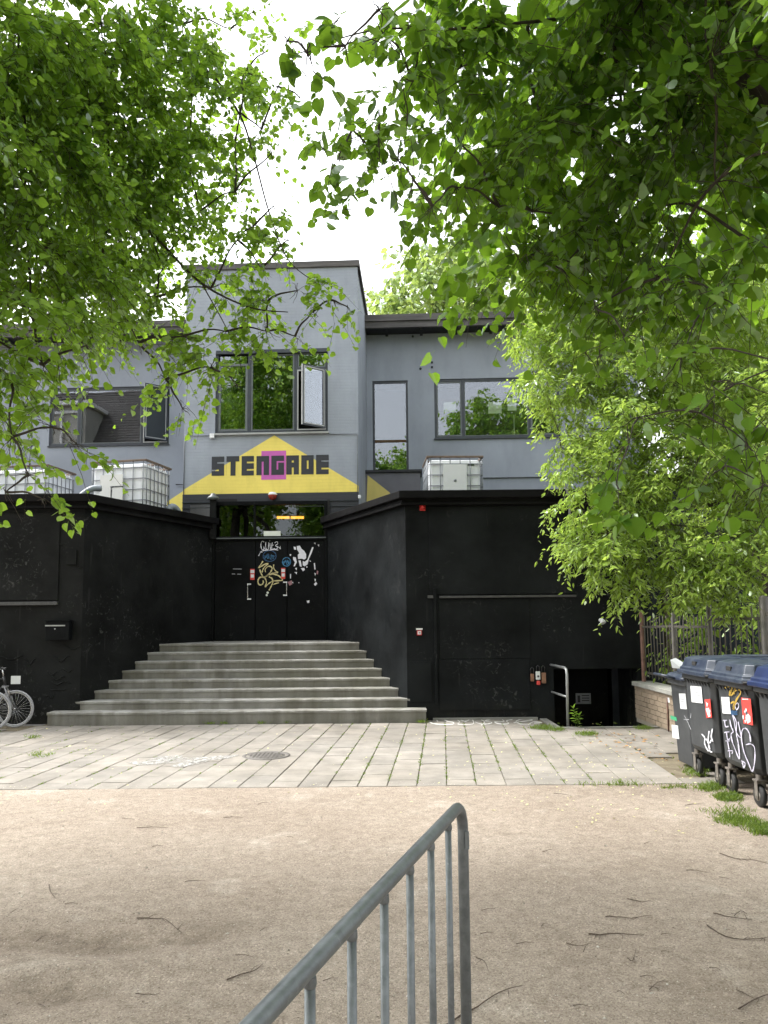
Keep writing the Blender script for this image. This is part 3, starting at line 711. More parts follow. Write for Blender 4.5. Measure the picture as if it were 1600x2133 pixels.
# basement entrance: stairwell, steps, inner door and notice
bs = MB()
bs.box(PIT[0], PIT[1], PIT[2], YW + 2.4, -1.35, -1.25)
bs.box(PIT[1], PIT[1] + .1, PIT[2], YW, -1.3, -.02)
bs.box(ox0 - .1, ox0, YW + .28, YW + 2.3, -1.3, oz1 + .1); bs.box(ox1, ox1 + .1, YW + .28, YW + 2.3, -1.3, oz1 + .1); bs.box(ox0, ox1, YW + .28, YW + 2.3, oz1 + .02, oz1 + .1); bs.box(ox0, ox1, YW + 2.2, YW + 2.3, -1.3, oz1 + .1)
bs.build('stairwell', 'black_wall_paint', ax_)
for i in range(4): MB().box(PIT[0] + .01, PIT[1] - .01, PIT[2] + .005, PIT[2] + .28 * (6 - i) * .62, -1.25 + .19 * i + .001, -1.25 + .19 * (i + 1)).build('basement_step', 'edge_concrete', ax_)
Yb = YW + 1.3
a, b = W(1196, 1410, Yb), W(1272, 1600, Yb); MB().box(ox0, b.x, Yb, Yb + .05, -1.24, oz1).build('basement_door', 'black_door_paint', ax_)
a, b = W(1273, 1410, Yb - .3), W(1316, 1600, Yb - .3); MB().box(a.x, b.x, Yb - .35, Yb - .3, -1.24, oz1).build('door_leaf', 'frame_navy', ax_, label='half open grey basement door leaf')
a, b = W(1199, 1444, Yb), W(1231, 1466, Yb)
nb = MB().box(a.x, b.x, Yb - .012, Yb - .001, b.z, a.z).build('notice_board', 'print_grey', ax_)
for k in range(3): MB().box(a.x + .11, b.x - .03, Yb - .0145, Yb - .0125, a.z - .035 - .045 * k - .018, a.z - .035 - .045 * k).build('print_line', 'print_dark', nb)
MB().box(a.x + .03, a.x + .08, Yb - .0145, Yb - .0125, b.z + .03, a.z - .04).build('print_block', 'print_dark', nb)
# handrail beside the stairwell
xr_ = PIT[0] + .13; yr = PIT[2] + .03
hr = thing('stair_handrail', 'bent grey steel handrail beside the basement stairwell', 'handrail', (xr_, yr, 0))
zt1 = W(1187, 1394, yr).z; zt0 = W(1156, 1387, YW).z
MB().tube([(xr_ - .03, YW, zt0 + .02), (xr_ - .005, yr + .12, zt1 + .015), (xr_, yr + .03, zt1 - .01), (xr_, yr, zt1 - .08), (xr_ - .01, yr, -.01)], .022, 10).build('rail', 'rail_steel', hr)
MB().tube([(xr_ - .03, YW, W(1157, 1441, YW).z), (xr_, yr, W(1186, 1452, yr).z)], .018, 8).build('lower_rail', 'rail_steel', hr)

# ------------------------------------------------------------------ entrance steps
st = thing('entrance_steps', 'wide grey concrete steps leading up to the black entrance doors', 'steps', ((XL + XR) / 2, YF, 0))
def splay(Y):
    t = (Y - YW) / (YD - YW); t = max(t, -.02); return XL + (DL - XL) * t - .03, XR + (DR - XR) * t + .03
zs = [.212 + .15 * i for i in range(8)]
for i in range(8):
    y0 = YF + .3 * i
    if i == 0: x0, x1 = -5.60, .68
    else: x0, x1 = splay(y0 + .02)
    if i == 1: x0, x1 = XL - .07, XR + .06
    ye = YF + .3 * (i + 1) + .15 if i < 7 else YD + .1
    zb = -.04 if i == 0 else zs[i - 1] - .002
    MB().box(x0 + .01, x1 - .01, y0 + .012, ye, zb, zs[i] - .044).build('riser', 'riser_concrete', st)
    m_ = MB(); n = 60; vs = []
    for k in range(n + 1):
        x = x0 + (x1 - x0) * k / n
        for q, (yy, z_) in enumerate([(ye, zs[i] - .043), (y0, zs[i] - .043), (y0 - .004, zs[i] - .012), (y0 + .008, zs[i]), (ye, zs[i])]):
            jit = .0035 * math.sin(k * 1.9 + i * 3) + .0025 * rnd.uniform(-1, 1)
            vs.append((x, yy + (jit if 0 < q < 4 else 0), z_ + (jit * .6 if q in (2, 3) else 0)))
    m = 5; fs = [(k * m + q, (k + 1) * m + q, (k + 1) * m + (q + 1) % m, k * m + (q + 1) % m) for k in range(n) for q in range(m)]
    fs += [tuple(range(m - 1, -1, -1)), tuple(n * m + q for q in range(m))]
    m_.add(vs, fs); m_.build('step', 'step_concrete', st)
MB().box(DL - .15, DR + .15, YD - .2, YD + .02, zs[7] - .001, zs[7] + .004).build('door_sill', 'step_concrete', st)

# ------------------------------------------------------------------ grey main building
TH = R(2.5); BO = Vector((-2.4, 16.62, 0))
bd = thing('club_building', 'grey two storey club building with a projecting centre bay and flat roof', 'building', BO, -TH)
BI = INV[bd.name]
def B(u, v, b):
    d = BI.to_3x3() @ ray(u, v); o = BI @ CP; t = (b - o.y) / d.y; q = o + d * t; return q.x, q.z
def bb(mb, name, mat, parent=None, **k):
    return mb.build(name, mat, parent or bd, local=True, **k)
SB = 2.95                                  # wing wall set back behind the bay front
aL, aR = B(385, 800, 0)[0], B(746, 800, 0)[0]
zTop = B(745, 541, -.04)[1]
tw = (B(449, 810, 0)[0], B(683, 810, 0)[0], B(683, 899, 0)[1], B(683, 725, 0)[1])
f_ = MB()
for (a, b, z0, z1) in holes(aL, aR, -.05, zTop - .13, [tw, (aL + .17, aR - .72, 1.0, 4.24)]):
    f_.add([(a, 0, z0), (b, 0, z0), (b, 0, z1), (a, 0, z1)], [(0, 1, 2, 3)])
t0, t1, t2, t3 = tw; dp = .14
f_.add([(t0, 0, t2), (t1, 0, t2), (t1, dp, t2), (t0, dp, t2)], [(0, 1, 2, 3)]); f_.add([(t0, 0, t3), (t0, dp, t3), (t1, dp, t3), (t1, 0, t3)], [(0, 1, 2, 3)])
f_.add([(t0, 0, t2), (t0, dp, t2), (t0, dp, t3), (t0, 0, t3)], [(0, 1, 2, 3)]); f_.add([(t1, 0, t2), (t1, 0, t3), (t1, dp, t3), (t1, dp, t2)], [(0, 1, 2, 3)])
bb(f_, 'wall', 'grey_facade')
m_ = MB(); m_.add([(aR, 0, -.05), (aR, 9, -.05), (aR, 9, zTop - .13), (aR, 0, zTop - .13)], [(0, 1, 2, 3)]); m_.add([(aL, 9, -.05), (aL, 0, -.05), (aL, 0, zTop - .13), (aL, 9, zTop - .13)], [(0, 1, 2, 3)])
bb(m_, 'side_wall', 'grey_render')
m_ = MB(); e = .045
m_.box(aL - e, aR + e, -e, .12, zTop - .14, zTop); m_.box(aR - .12, aR + e, .12, 9, zTop - .14, zTop - .002); m_.box(aL - e, aL + .12, .12, 9, zTop - .14, zTop - .002)
bb(m_, 'coping', 'weathered_fascia', bevel=.006)
bb(MB().box(aL, aR, 0.05, 9, zTop - .3, zTop - .15), 'roof', 'soffit_black')
# wings
zE = B(1000, 650, 2.35)[1]; zEb = B(1000, 676.5, 2.35)[1]
aW1 = B(1330, 800, SB)[0]; aW0 = B(-420, 800, SB)[0]
RW = [(B(776, 850, SB)[0], B(850, 850, SB)[0], B(815, 984, SB)[1], B(815, 793, SB)[1]),
      (B(905, 850, SB)[0], B(1166, 850, SB)[0], B(1035, 911, SB)[1], B(1035, 787, SB)[1])]
LW = [(B(104, 850, SB)[0], B(353, 850, SB)[0], B(230, 927, SB)[1], B(230, 806, SB)[1])]
for (a0, a1, hs_, lab) in ((aR, aW1, RW, 'right wing'), (aW0, aL, LW, 'left wing')):
    m_ = MB()
    for (a, b, z0, z1) in holes(a0, a1, -.05, zE - .05, hs_): m_.add([(a, SB, z0), (b, SB, z0), (b, SB, z1), (a, SB, z1)], [(0, 1, 2, 3)])
    for (t0, t1, t2, t3) in hs_:
        d0, d1 = SB, SB + .12
        m_.add([(t0, d0, t2), (t1, d0, t2), (t1, d1, t2), (t0, d1, t2)], [(0, 1, 2, 3)]); m_.add([(t0, d0, t3), (t0, d1, t3), (t1, d1, t3), (t1, d0, t3)], [(0, 1, 2, 3)])
        m_.add([(t0, d0, t2), (t0, d1, t2), (t0, d1, t3), (t0, d0, t3)], [(0, 1, 2, 3)]); m_.add([(t1, d0, t2), (t1, d0, t3), (t1, d1, t3), (t1, d1, t2)], [(0, 1, 2, 3)])
    bb(m_, 'wall', 'grey_render', label='smooth grey wall of the ' + lab)
    ae0, ae1 = (a0 + .002, a1 + .4) if lab[0] == 'r' else (a0 - .4, a1 - .002)
    zm = zE - (zE - zEb) * .52
    bb(MB().box(ae0, ae1, 2.33, 9, zm + .001, zE), 'roof', 'weathered_fascia', bevel=.006)
    bb(MB().box(ae0, ae1, 2.37, 2.45, zEb, zm - .001), 'fascia', 'weathered_fascia')
    bb(MB().box(ae0, ae1, 2.46, SB + .3, zEb + .03, zm - .002), 'soffit', 'soffit_black')
    m_ = MB()
    s_ = a0 + .5
    while s_ < a1: m_.box(s_, s_ + .07, 2.46, SB, zEb - .02, zEb + .028); s_ += .9
    bb(m_, 'rafters', 'soffit_black')
bb(MB().box(aW1 - .02, aW1, SB + .01, 9, 0, zE - .1), 'end_wall', 'grey_render')
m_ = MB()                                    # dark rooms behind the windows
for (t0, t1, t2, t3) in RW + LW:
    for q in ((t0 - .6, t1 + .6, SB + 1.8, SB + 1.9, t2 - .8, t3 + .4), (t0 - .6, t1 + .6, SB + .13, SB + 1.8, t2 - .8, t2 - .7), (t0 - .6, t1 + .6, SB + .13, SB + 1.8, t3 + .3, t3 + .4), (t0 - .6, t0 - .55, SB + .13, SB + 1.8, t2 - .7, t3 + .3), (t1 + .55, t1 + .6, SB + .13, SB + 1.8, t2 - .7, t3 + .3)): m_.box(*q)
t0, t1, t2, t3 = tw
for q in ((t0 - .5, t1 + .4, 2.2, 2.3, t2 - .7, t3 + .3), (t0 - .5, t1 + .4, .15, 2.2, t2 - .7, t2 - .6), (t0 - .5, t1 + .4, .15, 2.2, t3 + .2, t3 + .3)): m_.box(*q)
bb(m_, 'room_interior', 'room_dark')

def frame(par, a0, a1, z0, z1, b, t=.06, d=.05, mat='frame_navy', name='frame'):
    m_ = MB()
    for (p, q, r_, s_) in holes(a0, a1, z0, z1, [(a0 + t, a1 - t, z0 + t, z1 - t)]): m_.box(p, q, b, b + d, r_, s_)
    return bb(m_, name, mat, par)
def pane(par, a0, a1, z0, z1, b): return bb(MB().box(a0, a1, b, b + .006, z0, z1), 'pane', 'window_glass', par)
def window(a0, a1, z0, z1, b, mull, label=None, t=.055):
    m_ = MB()
    for (p, q, r_, s_) in holes(a0, a1, z0, z1, [(a0 + t, a1 - t, z0 + t, z1 - t)]): m_.box(p, q, b + .03, b + .12, r_, s_)
    w_ = bb(m_, 'window', 'frame_navy', bd)
    if label: w_['label'] = label
    xs_ = [a0 + t] + [q for mm in mull for q in (mm - .035, mm + .035)] + [a1 - t]
    for mm in mull: bb(MB().box(mm - .035, mm + .035, b + .035, b + .11, z0 + t, z1 - t), 'mullion', 'frame_navy', w_)
    return w_, [(xs_[2 * i], xs_[2 * i + 1]) for i in range(len(xs_) // 2)]
# bay window: fixed, fixed, top light over an open casement
b_ = .0; t0, t1, t2, t3 = tw
w1, bays = window(t0, t1, t2, t3, b_, [B(519, 800, 0)[0], B(616, 800, 0)[0]], 'wide bay window with the right casement standing open')
bb(MB().box(t0 + .01, t1 - .01, -.02, .035, t3 - .085, t3 - .005), 'head_board', 'frame_navy', w1)
for i in (0, 1):
    p, q = bays[i]; frame(w1, p + .005, q - .005, t2 + .06, t3 - (.30 if i == 0 else .10), b_ + .04, .03 if i else .05, .04, 'sash_grey', 'sash'); pane(w1, p + .03, q - .03, t2 + .085, t3 - .12, b_ + .06)
p, q = bays[2]; zl = B(650, 766, 0)[1]
bb(MB().box(p, q, b_ + .035, b_ + .11, zl - .03, zl + .03), 'transom_bar', 'frame_navy', w1)
frame(w1, p + .005, q - .005, zl + .03, t3 - .09, b_ + .045, .025, .03, 'sash_grey', 'sash'); pane(w1, p + .03, q - .03, zl + .055, t3 - .11, b_ + .06)
frame(w1, p - .005, q + .005, t2 + .05, zl - .03, b_ + .02, .028, .03, 'frame_pale', 'casement_seal')
def casement(par, hinge_a, z0, z1, wd, ang, b, glassmat):
    """sash hinged on its right edge, swung outwards by ang"""
    rot = Matrix.Translation(Vector((hinge_a, b, 0))) @ Matrix.Rotation(ang, 4, 'Z')
    def bld(m2, name, mat, par2):
        m2.v = [tuple(rot @ Vector(q)) for q in m2.v]; return bb(m2, name, mat, par2)
    m_ = MB(); t = .055
    for (p, q, r_, s_) in holes(-wd, 0, z0, z1, [(-wd + t, -t, z0 + t, z1 - t)]): m_.box(p, q, -.045, 0, r_, s_)
    s = bld(m_, 'casement', 'frame_navy', par)
    m_ = MB()
    for (p, q, r_, s_) in holes(-wd + .03, -.03, z0 + .03, z1 - .03, [(-wd + t, -t, z0 + t, z1 - t)]): m_.box(p, q, -.049, -.0455, r_, s_)
    bld(m_, 'casement_bead', 'frame_pale', par)
    bld(MB().box(-wd - .004, -wd - .0005, -.045, 0, z0, z1), 'casement_edge', 'frame_pale', par)
    bld(MB().box(-wd + t, -t, -.025, -.019, z0 + t, z1 - t), 'casement_pane', glassmat, par)
casement(w1, q - .02, t2 + .07, zl - .045, q - p - .03, R(41), -.01, 'window_glass')
m_ = MB().box(t0 - .03, t1 + .03, -.07, .03, t2 - .045, t2 - .005); bb(m_, 'window_sill', 'frame_pale', w1)
# left wing window
t0, t1, t2, t3 = LW[0]
w2, bays = window(t0, t1, t2, t3, SB, [B(164.5, 860, SB)[0], B(296, 860, SB)[0]], 'left wing window with its right casement standing open')
for i in (0, 1):
    p, q = bays[i]; frame(w2, p + .005, q - .005, t2 + .06, t3 - .06, SB + .04, .02, .04, 'sash_grey', 'sash'); pane(w2, p + .02, q - .02, t2 + .075, t3 - .075, SB + .06)
p, q = bays[2]; frame(w2, p, q, t2 + .05, t3 - .05, SB + .02, .03, .02, 'frame_pale', 'casement_seal')
casement(w2, q - .01, t2 + .06, t3 - .05, q - p - .02, R(42), SB - .01, 'screen_dark')
bb(MB().box(t0 - .02, t1 + .02, SB - .04, SB + .03, t2 - .03, t2 - .003), 'window_sill', 'frame_navy', w2)
# tall window
t0, t1, t2, t3 = RW[0]
w3, bays = window(t0, t1, t2, t3, SB, [], 'tall narrow window beside the centre bay'); zl = B(815, 918, SB)[1]
bb(MB().box(t0 + .055, t1 - .055, SB + .035, SB + .10, zl - .03, zl + .03), 'transom_bar', 'brown_boards', w3)
pane(w3, t0 + .055, t1 - .055, zl + .03, t3 - .055, SB + .06); pane(w3, t0 + .055, t1 - .055, t2 + .055, zl - .03, SB + .061)
bb(MB().box(t0 - .02, t1 + .02, SB - .04, SB + .03, t2 - .03, t2 - .003), 'window_sill', 'frame_navy', w3)
bb(MB().sph((B(793, 963, SB)[0], SB + .12, B(793, 963, SB)[1]), .05, 10), 'paper_ball', 'cream_paper', w3)
# wide window
t0, t1, t2, t3 = RW[1]
w4, bays = window(t0, t1, t2, t3, SB, [B(965, 850, SB)[0], B(1103, 850, SB)[0]], 'wide right wing window with papers stuck inside the glass')
for i in range(3):
    p, q = bays[i]; frame(w4, p + .005, q - .005, t2 + .06, t3 - .06, SB + .04, .035 if i != 1 else .015, .04, 'sash_grey', 'sash'); pane(w4, p + .02, q - .02, t2 + .075, t3 - .075, SB + .06)
bb(MB().box(t0 - .02, t1 + .02, SB - .05, SB + .03, t2 - .035, t2 - .003), 'window_sill', 'frame_navy', w4)
for (u0, v0, u1, v1) in ((924, 838, 950, 858), (1017, 838, 1045, 861), (1057, 829, 1076, 855)):
    a0, z1 = B(u0, v0, SB + .08); a1, z0 = B(u1, v1, SB + .08); bb(MB().box(a0, a1, SB + .075, SB + .079, z0, z1), 'paper', 'cream_paper' if u0 > 1000 else 'paper_white', w4)
for (u, v) in ((1144, 888), (1152, 875), (1150, 865), (1154, 891), (973, 893)):
    a, z = B(u, v, SB + .08); bb(MB().lathe((a, SB + .075, z), [(0, 0.004), (.045, .004), (.045, 0)], 12, (0, -1, 0)), 'round_sticker', 'paper_white', w4)
a, z = B(1071, 880, SB + .3); bb(MB().box(a - .01, a + .01, SB + .3, SB + .32, z - .35, z + .2), 'cord', 'frame_pale', w4)
# fixings, ledge lines, conduits
zl_ = B(1090, 992, SB)[1]; bb(MB().box(B(1006, 990, SB)[0], aW1, SB - .05, SB - .001, zl_ - .03, zl_), 'ledge', 'grey_render')
for (u, v) in ((876, 768), (900, 755), (900, 765), (860, 701), (1032, 760)):
    a, z = B(u, v, SB); bb(MB().lathe((a, SB, z), [(0, .02), (.03, .02), (.03, 0)], 8, (0, -1, 0)), 'fixing', 'sign_dark_paint')
m_ = MB(); y_ = -.018
zc0, zc1 = B(387, 908, 0)[1], B(745, 904, 0)[1]
m_.tube([(aL + .02, y_, B(386, 1040, 0)[1]), (aL + .02, y_, zc0), (tw[0] - .05, y_, zc0 - .01)], .010, 6); m_.tube([(tw[1] + .03, y_, zc1), (aR - .02, y_, zc1 - .005), (aR - .02, y_, B(746, 1060, 0)[1])], .010, 6)
bb(m_, 'conduit', 'cage_steel')
a, z = B(442, 908, -.05); bb(MB().box(a - .05, a + .05, -.08, -.001, z - .05, z + .05), 'junction_box', 'white_plastic', bevel=.006)
a, z = B(749, 1033, -.05); bb(MB().box(a - .03, a + .03, -.08, -.001, z - .06, z + .02), 'sensor', 'white_plastic', bevel=.012)
m_ = MB(); a0, z0 = B(357, 992, SB - 1.2); m_.tube([(a0 - .25, SB - .06, z0), (a0, SB - .06, z0), (a0, SB - .06, z0 - .7)], .016, 6); bb(m_, 'pipe', 'sign_dark_paint')
# dark band over the doors
bz1 = B(560, 1028, 0)[1]
m_ = MB()
for (a, b, z0, z1) in holes(aL + .002, aR - .002, 3.2, bz1, [(aL + .17, aR - .72, 3.0, 4.24)]): m_.box(a, b, -.035, -.004, z0, z1)
bb(m_, 'lintel_band', 'sign_dark_paint')
for k in range(2): bb(MB().box(aL, aR, -.055, -.036, bz1 - .19 - .12 * k, bz1 - .175 - .12 * k), 'ridge', 'frame_navy')
# red beacon on the band
a, z = B(568, 1031, -.1); rl = thing('red_beacon', 'dark red domed lamp with a white cap above the entrance doors', 'beacon', tuple(BI.inverted() @ Vector((a, -.1, z))), -TH)
q = BI.inverted() @ Vector((a, -.10, z)); MB().lathe((q.x, q.y, q.z - .06), [(0, -.05), (.05, -.04), (.085, .0), (.095, .05), (.09, .07)], 14).build('lens', 'red_lens', rl); MB().lathe((q.x, q.y, q.z), [(.095, .0), (.1, .02), (.07, .055), (0, .07)], 14).build('cap', 'white_plastic', rl); MB().box(q.x - .03, q.x + .03, q.y, q.y + .1, q.z - .03, q.z + .02).build('mount', 'sign_dark_paint', rl)
# painted sign: yellow triangle, magenta square, dark block letters
def SG(x, y): return B(430 + x / 5.926, 900 + y / 5.926, 0)
sg = MB(); tri = [SG(838, 40), (aL + .001, B(385, 1021, 0)[1]), (aL + .001, bz1 - .01), (aR - .001, bz1 - .01), (aR - .001, B(745, 1012, 0)[1])]
sg.add([(a, -.004, z) for a, z in tri] + [(a, 0.001, z) for a, z in tri], [tuple(range(5))] + [(i, i + 5, (i + 1) % 5 + 5, (i + 1) % 5) for i in range(5)])
sign = bb(sg, 'painted_sign', 'yellow_paint', label='yellow triangle with dark block lettering')
def srect(name, mat, x0, y0, x1, y1, cuts, lift):
    a0, z1 = SG(x0, y0); a1, _ = SG(x1, y0); z0 = SG(x0, y1)[1]
    hs_ = []
    for (cx0, cy0, cx1, cy1) in cuts: hs_.append((SG(cx0, cy0)[0], SG(cx1, cy0)[0], z1 - (cy1 - y0) / (y1 - y0) * (z1 - z0), z1 - (cy0 - y0) / (y1 - y0) * (z1 - z0)))
    m_ = MB()
    for (p, q, r_, s_) in holes(a0, a1, z0, z1, hs_): m_.box(p, q, -lift, -lift + .002, r_, s_)
    o = bb(m_, name, mat, sign); return o
srect('magenta_square', 'magenta_paint', 680, 235, 985, 590, [], .007)
for (x0, y0, x1, y1, cuts) in (
    (68, 305, 222, 541, [(135, 372, 222, 392), (68, 465, 155, 483)]), (250, 300, 408, 540, [(250, 368, 300, 540), (362, 366, 408, 540)]),
    (437, 298, 588, 537, [(500, 367, 588, 388), (500, 458, 588, 478)]), (620, 297, 776, 533, [(684, 368, 708, 533)]), (803, 293, 960, 531, [(868, 360, 960, 380), (868, 380, 888, 466)]),
    (988, 290, 1143, 526, [(1055, 352, 1080, 378), (1055, 440, 1079, 526)]), (1172, 288, 1325, 524, [(1240, 352, 1262, 456)]), (1355, 282, 1510, 522, [(1420, 350, 1510, 368), (1420, 442, 1510, 463)])):
    srect('letter', 'sign_dark_paint', x0, y0, x1, y1, cuts, .010)
# yellow continuing on the set-back parts either side
hood_b = SB - .7
a0 = aR + .001; a1 = B(876, 1000, hood_b)[0]; zh = B(820, 984, hood_b)[1]
bb(MB().box(a0, a1, hood_b, SB - .002, 0, zh), 'window_hood', 'hood_grey', bevel=.01)
bb(MB().box(a0, a1 + .04, hood_b - .05, SB - .003, zh + .001, zh + .06), 'hood_capping', 'dark_fascia')
p = [B(766, 990, hood_b), B(812, 1026, hood_b), B(830, 1080, hood_b), B(758, 1080, hood_b)]
bb(MB().add([(max(a, aR + .002), hood_b - .004, z) for a, z in p], [(3, 2, 1, 0)]), 'painted_triangle', 'yellow_render')
p = [B(386, 1019, 1.6), B(386, 1060, 1.6), B(345, 1060, 1.6), B(360, 1038, 1.6)]
bb(MB().box(aL - .75, aL - .002, 1.6, SB, 0, B(380, 1018, 1.6)[1]), 'side_parapet', 'grey_render')
q = [B(386, 1020, 1.6), B(386, 1080, 1.6), B(300, 1080, 1.6), B(338, 1052, 1.6)]
bb(MB().add([(min(a, aL - .003), 1.595, z) for a, z in q], [(0, 1, 2, 3)]), 'painted_triangle', 'yellow_paint')
# ------------------------------------------------------------------ IBC tanks on the annex roof
def ibc(cx, y0, zb, label, cardboard=0, wide=1.0, deep=1.2):
    t = thing('liquid_tank', label, 'tank', (cx, y0 + deep / 2, zb), 0, 'white caged water tanks on the annex roof')
    x0, x1, y1 = cx - wide / 2, cx + wide / 2, y0 + deep; H = 1.16
    m_ = MB()
    for i in range(3): m_.box(x0 + i * (wide - .12) / 2, x0 + i * (wide - .12) / 2 + .12, y0, y1, zb, zb + .11)
    m_.box(x0, x1, y0, y1, zb + .111, zb + .135); m_.build('pallet', 'cage_steel', t)
    MB().box(x0 + .025, x1 - .025, y0 + .025, y1 - .025, zb + .14, zb + H - .055).build('tank', 'tank_plastic', t, bevel=.07)
    z0, z1 = zb + .13, zb + H - .02
    m_ = MB(); nxx, nyy = 6, 7
    for k in range(5):
        z = z0 + (z1 - z0 - .03) * k / 4.55 + .02; r_ = .009; c_ = .04
        m_.tube([(x0 + c_, y0, z), (x1 - c_, y0, z), (x1, y0 + c_, z), (x1, y1 - c_, z), (x1 - c_, y1, z), (x0 + c_, y1, z), (x0, y1 - c_, z), (x0, y0 + c_, z)], r_, 6, True)
    for i in range(nxx):
        x = x0 + .05 + (wide - .1) * i / (nxx - 1)
        for y in (y0, y1): m_.tube([(x, y, zb + .1), (x, y, z1)], .009, 6)
    for i in range(nyy):
        y = y0 + .05 + (deep - .1) * i / (nyy - 1)
        for x in (x0, x1): m_.tube([(x, y, zb + .1), (x, y, z1)], .009, 6)
    m_.build('cage', 'cage_steel', t)
    m_ = MB(); e = .02
    for (p, q, r_, s_) in ((x0 - e, x1 + e, y0 - e, y0 + .03), (x0 - e, x1 + e, y1 - .03, y1 + e)): m_.box(p, q, r_, s_, z1 - .005, z1 + .035)
    m_.box(x0 - e, x0 + .03, y0 + .031, y1 - .031, z1 - .005, z1 + .035); m_.box(x1 - .03, x1 + e, y0 + .031, y1 - .031, z1 - .005, z1 + .035)
    m_.box(x0 - e, x1 + e, (y0 + y1) / 2 - .05, (y0 + y1) / 2 + .05, z1 + .001, z1 + .03)
    m_.build('top_frame', 'pallet_wood', t, bevel=.006)
    MB().lathe((cx, (y0 + y1) / 2, zb + H - .06), [(0, .05), (.08, .05), (.08, 0)], 14).build('filler_cap', 'rubber', t)
    return t, x0, x1, y0, zb, H
RZ = 3.705
def put_tank(u, Y, wide, deep, phi, label):
    """tank whose front right lower corner stands at the given spot, turned by phi"""
    c = W(u, 1000, Y); t, x0, x1, y0, zb, H = ibc(-wide / 2, 0, RZ, label, wide=wide, deep=deep)
    # ibc() builds around its own base; move and turn the whole thing
    o = Vector((-wide / 2, deep / 2, 0)); rz = Matrix.Rotation(-phi, 4, 'Z')
    q = rz @ o; t.location = (c.x + q.x, c.y + q.y, RZ); t.rotation_euler = (0, 0, -phi); return t, c
ph = R(12.5); t, c = put_tank(303, 14.85, 1.2, 1.0, ph, 'white caged water tank with a notched white board on its front')
def FT(x, y): return (c.x + x * math.cos(ph) + y * math.sin(ph), c.y - x * math.sin(ph) + y * math.cos(ph))
bo = thing('white_board', 'white notched board leaning on the front of the large left water tank', 'board', (*FT(-.7, -.06), RZ), -ph)
zt_ = W(230, 988, 14.9).z; zn = W(230, 1012, 14.9).z
MB().box(-.25, .24, 0, .02, zn - RZ, zt_ - RZ).build('panel', 'frame_white', bo, local=True)
MB().box(-.25, -.02, 0, .02, 0, zn - RZ - .0005).build('panel', 'frame_white', bo, local=True); MB().box(.01, .24, .012, .03, 0, zn - RZ - .03).build('panel', 'frame_white', bo, local=True)
t, c = put_tank(99, 15.3, 1.2, 1.0, R(9), 'white caged water tank half hidden by leaves at the far left of the roof')
t, c = put_tank(1006, 14.85, 1.08, 1.0, R(-2), 'white caged water tank with a blank white plate above the right black wall')
za_ = W(948, 968, 14.85).z - RZ
MB().box(-.24, .22, -.53, -.513, .25, za_).build('plate', 'paper_white', t, local=True)
for z_ in (.40, .68): MB().lathe((-.01, -.53, z_), [(0, .006), (.028, .006), (.028, 0)], 10, (0, -1, 0)).build('plate_bolt', 'cage_steel', t, local=True)
MB().box(.25, .38, -.482, -.4755, .98, 1.02).build('stamp', 'cage_steel', t, local=True)
# ducts on the roof between the tanks
p = W(168, 1030, 14.5); q = W(200, 1018, 14.6); solo(MB().tube(smooth2([(p.x - .15, 14.4, RZ + .1), (p.x, 14.45, RZ + .35), (p.x + .2, 14.5, RZ + .52), (q.x + .1, 14.6, RZ + .55)], 5), .06, 14), 'air_duct', 'duct_white', 'pale curved air duct between the two left roof tanks', 'duct', (p.x, 14.45, RZ))
p = W(365, 1052, 15.6); solo(MB().tube(smooth2([(p.x - .25, 15.5, RZ - .1), (p.x - .1, 15.6, p.z - .05), (p.x + .02, 15.75, p.z - .12), (p.x + .05, 15.9, p.z - .4)], 5), .07, 14), 'air_duct', 'duct_white', 'pale bent air duct right of the large left roof tank', 'duct', (p.x, 15.6, RZ))

# ------------------------------------------------------------------ galvanised barrier in the foreground
E0 = W(957, 1684, 2.50); E1 = W(484, 2133, 1.125)
dv = Vector((E0.x - E1.x, E0.y - E1.y, 0)).normalized(); ZR = (E0.z + E1.z) / 2 - .012
def on(s, z): return (E0.x - dv.x * s, E0.y - dv.y * s, z)
LEN = 2.35
br = thing('crowd_barrier', 'galvanised tubular steel barrier standing on the gravel in front of the camera', 'barrier', on(LEN / 2, 0), 0)
rT = .0172
def arc(s0, z0, s1, z1, k=6, flip=False):
    return [on(s0 + (s1 - s0) * (1 - math.cos(t * math.pi / 2 / k)) if not flip else s0 + (s1 - s0) * math.sin(t * math.pi / 2 / k), z0 + (z1 - z0) * (math.sin(t * math.pi / 2 / k) if not flip else (1 - math.cos(t * math.pi / 2 / k)))) for t in range(k + 1)]
rc_ = .09; sP = -.045
path = [on(sP, .06)] + arc(sP, ZR - rc_, sP + rc_, ZR) + arc(LEN - rc_, ZR, LEN, ZR - rc_, flip=True) + [on(LEN, .06)]
MB().tube(path, rT, 16).build('top_rail', 'galvanised_steel', br)
MB().tube([on(sP, .16), on(LEN, .16)], .015, 12).build('lower_rail', 'galvanised_steel', br)
k = 0; s = .155
while s < LEN - .05:
    MB().tube([on(s, .17), on(s, ZR - .014)], .0096, 12).build('bar', 'galvanised_steel', br)
    MB().lathe(on(s, ZR - .03), [(.0104, -.006), (.0122, .0), (.0110, .012)], 10).build('weld', 'galvanised_steel', br)
    s += .2045
nrm = Vector((-dv.y, dv.x, 0))
for s in (.25, LEN - .3):
    q = Vector(on(s, .0)); z_ = gz(q.x, q.y) + .012
    MB().bar(q + nrm * .25 + Vector((0, 0, z_)), q - nrm * .25 + Vector((0, 0, z_)), .05, .014).build('foot', 'galvanised_steel', br)
    MB().tube([q + Vector((0, 0, z_)), q + Vector((0, 0, .17))], .012, 8).build('foot_post', 'galvanised_steel', br)
